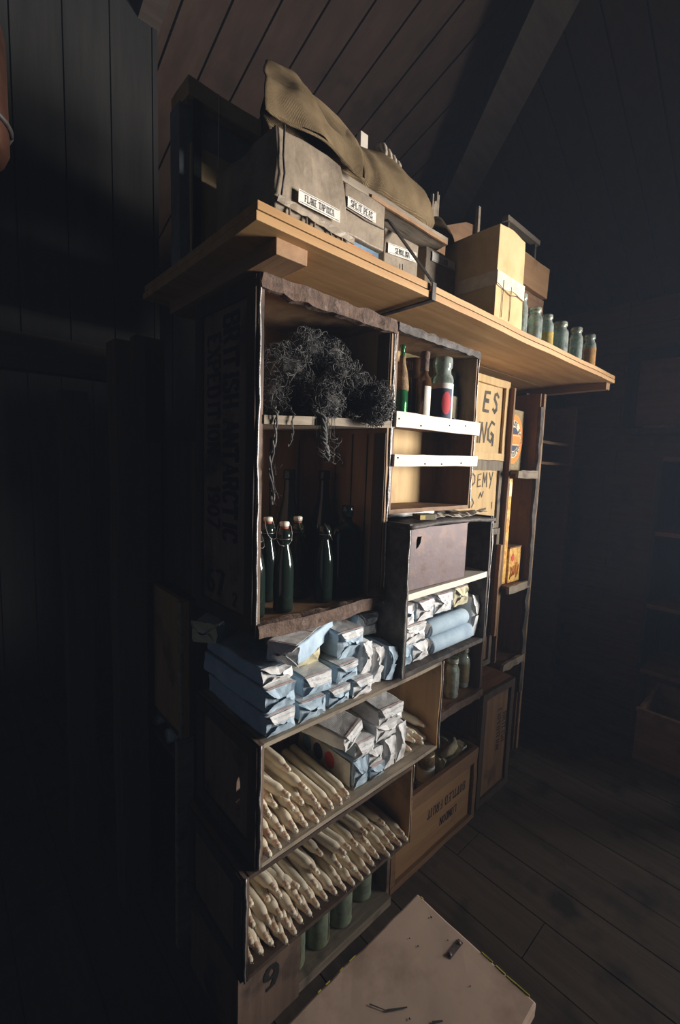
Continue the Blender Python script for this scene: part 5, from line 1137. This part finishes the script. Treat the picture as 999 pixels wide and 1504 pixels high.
for (y, lb) in ((1.325, 'pale bottle end lying in the dark crate, next to the post'), (1.215, 'pale bottle end lying in the dark crate, next to the grey board')):
    r = thing('lying_bottle', lb, 'bottle', (0, 0, 0), 'bottle ends in the dark crate')
    b = MB(); b.lathe([(0, 0), (.018, 0), (.0215, .004), (.0215, .14), (.010, .18), (.009, .21), (0, .21)], 22, X=RY(90)); b.build('bottle_body', 'clearglass', r)
    b = MB(); b.lathe([(0, .008), (.0195, .008), (.0195, .10), (0, .10)], 18, X=RY(90)); b.build('contents', 'salt', r); place(r, .462, y, .5515)
r = thing('packing_crate', 'dark crate above the dim upright crate, behind the stencilled side', 'crate', (.63, 1.2, .986))
b = MB(); b.gbox(.50, .80, 1.09, 1.345, .987, 1.40, (4, 3, 4), .003, 8); b.build('crate_body', 'frame', r); b = MB(); b.gbox(.493, .501, 1.09, 1.112, .987, 1.40, (1, 1, 4), .001, 8); b.build('corner_strip', 'post', r)
r = thing('hanging_lantern', 'tarnished copper lantern hanging at the top corner', 'lantern', (.045, .92, 1.80))
b = MB(); b.lathe([(.0, 1.80), (.060, 1.80), (.066, 1.815), (.066, 1.97), (.058, 2.0), (.045, 2.03), (.03, 2.05), (.03, 2.08), (0, 2.085)], 32, X=T(.045, .92, 0)); b.build('lantern_body', 'copper', r)
b = MB(); b.tube([(.045 + .068 * cos(a), .92 + .068 * sin(a), 1.845) for a in [2 * pi * k / 24 for k in range(25)]], .004, 6); b.build('rim_band', 'steel', r)
b = MB(); b.tube([(.045, .92, 2.08), (.045, .92, zc(.92) - .005)], .002, 6); b.build('hanging_wire', 'steel', r)
o = MB().gbox(.52, .88, 1.0, 1.068, .79, .9705, (3, 1, 2), .001, 9).build('wooden_block', 'frame', loc=(.7, 1.03, .79)); tag(o, 'dark wooden block carrying the stencilled crate behind the packets', 'block')

# ------------------------------------------------------------------ light, air and camera
w = bpy.data.worlds.new('dusk'); S.world = w; w.use_nodes = True
bg = w.node_tree.nodes['Background']; bg.inputs[0].default_value = (.42, .58, .82, 1); bg.inputs[1].default_value = .03
hv = nd(w.node_tree, 'ShaderNodeVolumeScatter'); hv.inputs['Color'].default_value = (.60, .74, 1, 1); hv.inputs['Density'].default_value = .014   # thin haze added to lift and fade the darks
lk(w.node_tree, hv.outputs[0], w.node_tree.nodes['World Output'].inputs['Volume'])
def area(name, loc, target, sx, sy, power, col, spread=180):
    l = bpy.data.lights.new(name, 'AREA'); l.shape = 'RECTANGLE'; l.size = sx; l.size_y = sy; l.energy = power; l.color = col; l.spread = radians(spread)
    o = bpy.data.objects.new(name, l); COL.objects.link(o); o.location = loc
    o.rotation_euler = (Vector(target) - Vector(loc)).to_track_quat('-Z', 'Y').to_euler(); return o
area('window_daylight', (XW + .30, (WY0 + WY1) / 2 - .12, 1.38), (1.10, .8, 1.40), 1.25, 1.1, 72, (1.0, .965, .92), 68)
area('added_fill', (XL - .12, (DY0 + DY1) / 2, 1.02), (.6, .4, 1.15), 1.35, 2.0, 2.3, (.46, .62, .94))  # weak blue fill lamp, added behind the made-up doorway
cam = bpy.data.cameras.new('camera'); co = bpy.data.objects.new('camera', cam); COL.objects.link(co)
yaw, pitch, roll = .741919, -.106213, .0347922
fw = Vector((sin(yaw) * cos(pitch), cos(yaw) * cos(pitch), sin(pitch))); r_ = Vector((cos(yaw), -sin(yaw), 0)); u_ = r_.cross(fw)
rr = r_ * cos(roll) + u_ * sin(roll); uu = u_ * cos(roll) - r_ * sin(roll)
co.matrix_world = Matrix(((rr.x, uu.x, -fw.x, 0), (rr.y, uu.y, -fw.y, 0), (rr.z, uu.z, -fw.z, 1.352), (0, 0, 0, 1)))
cam.sensor_fit = 'VERTICAL'; cam.sensor_height = 36; cam.lens = 651.5 / 1504 * 36; cam.clip_start = .02
S.camera = co
S.view_settings.view_transform = 'Standard'; S.view_settings.look = 'None'; S.view_settings.gamma = 1; S.view_settings.exposure = 0; S.view_settings.use_curve_mapping = False
S.cycles.max_bounces = 10; S.cycles.transmission_bounces = 10; S.cycles.caustics_reflective = False; S.cycles.caustics_refractive = False; S.cycles.use_denoising = True
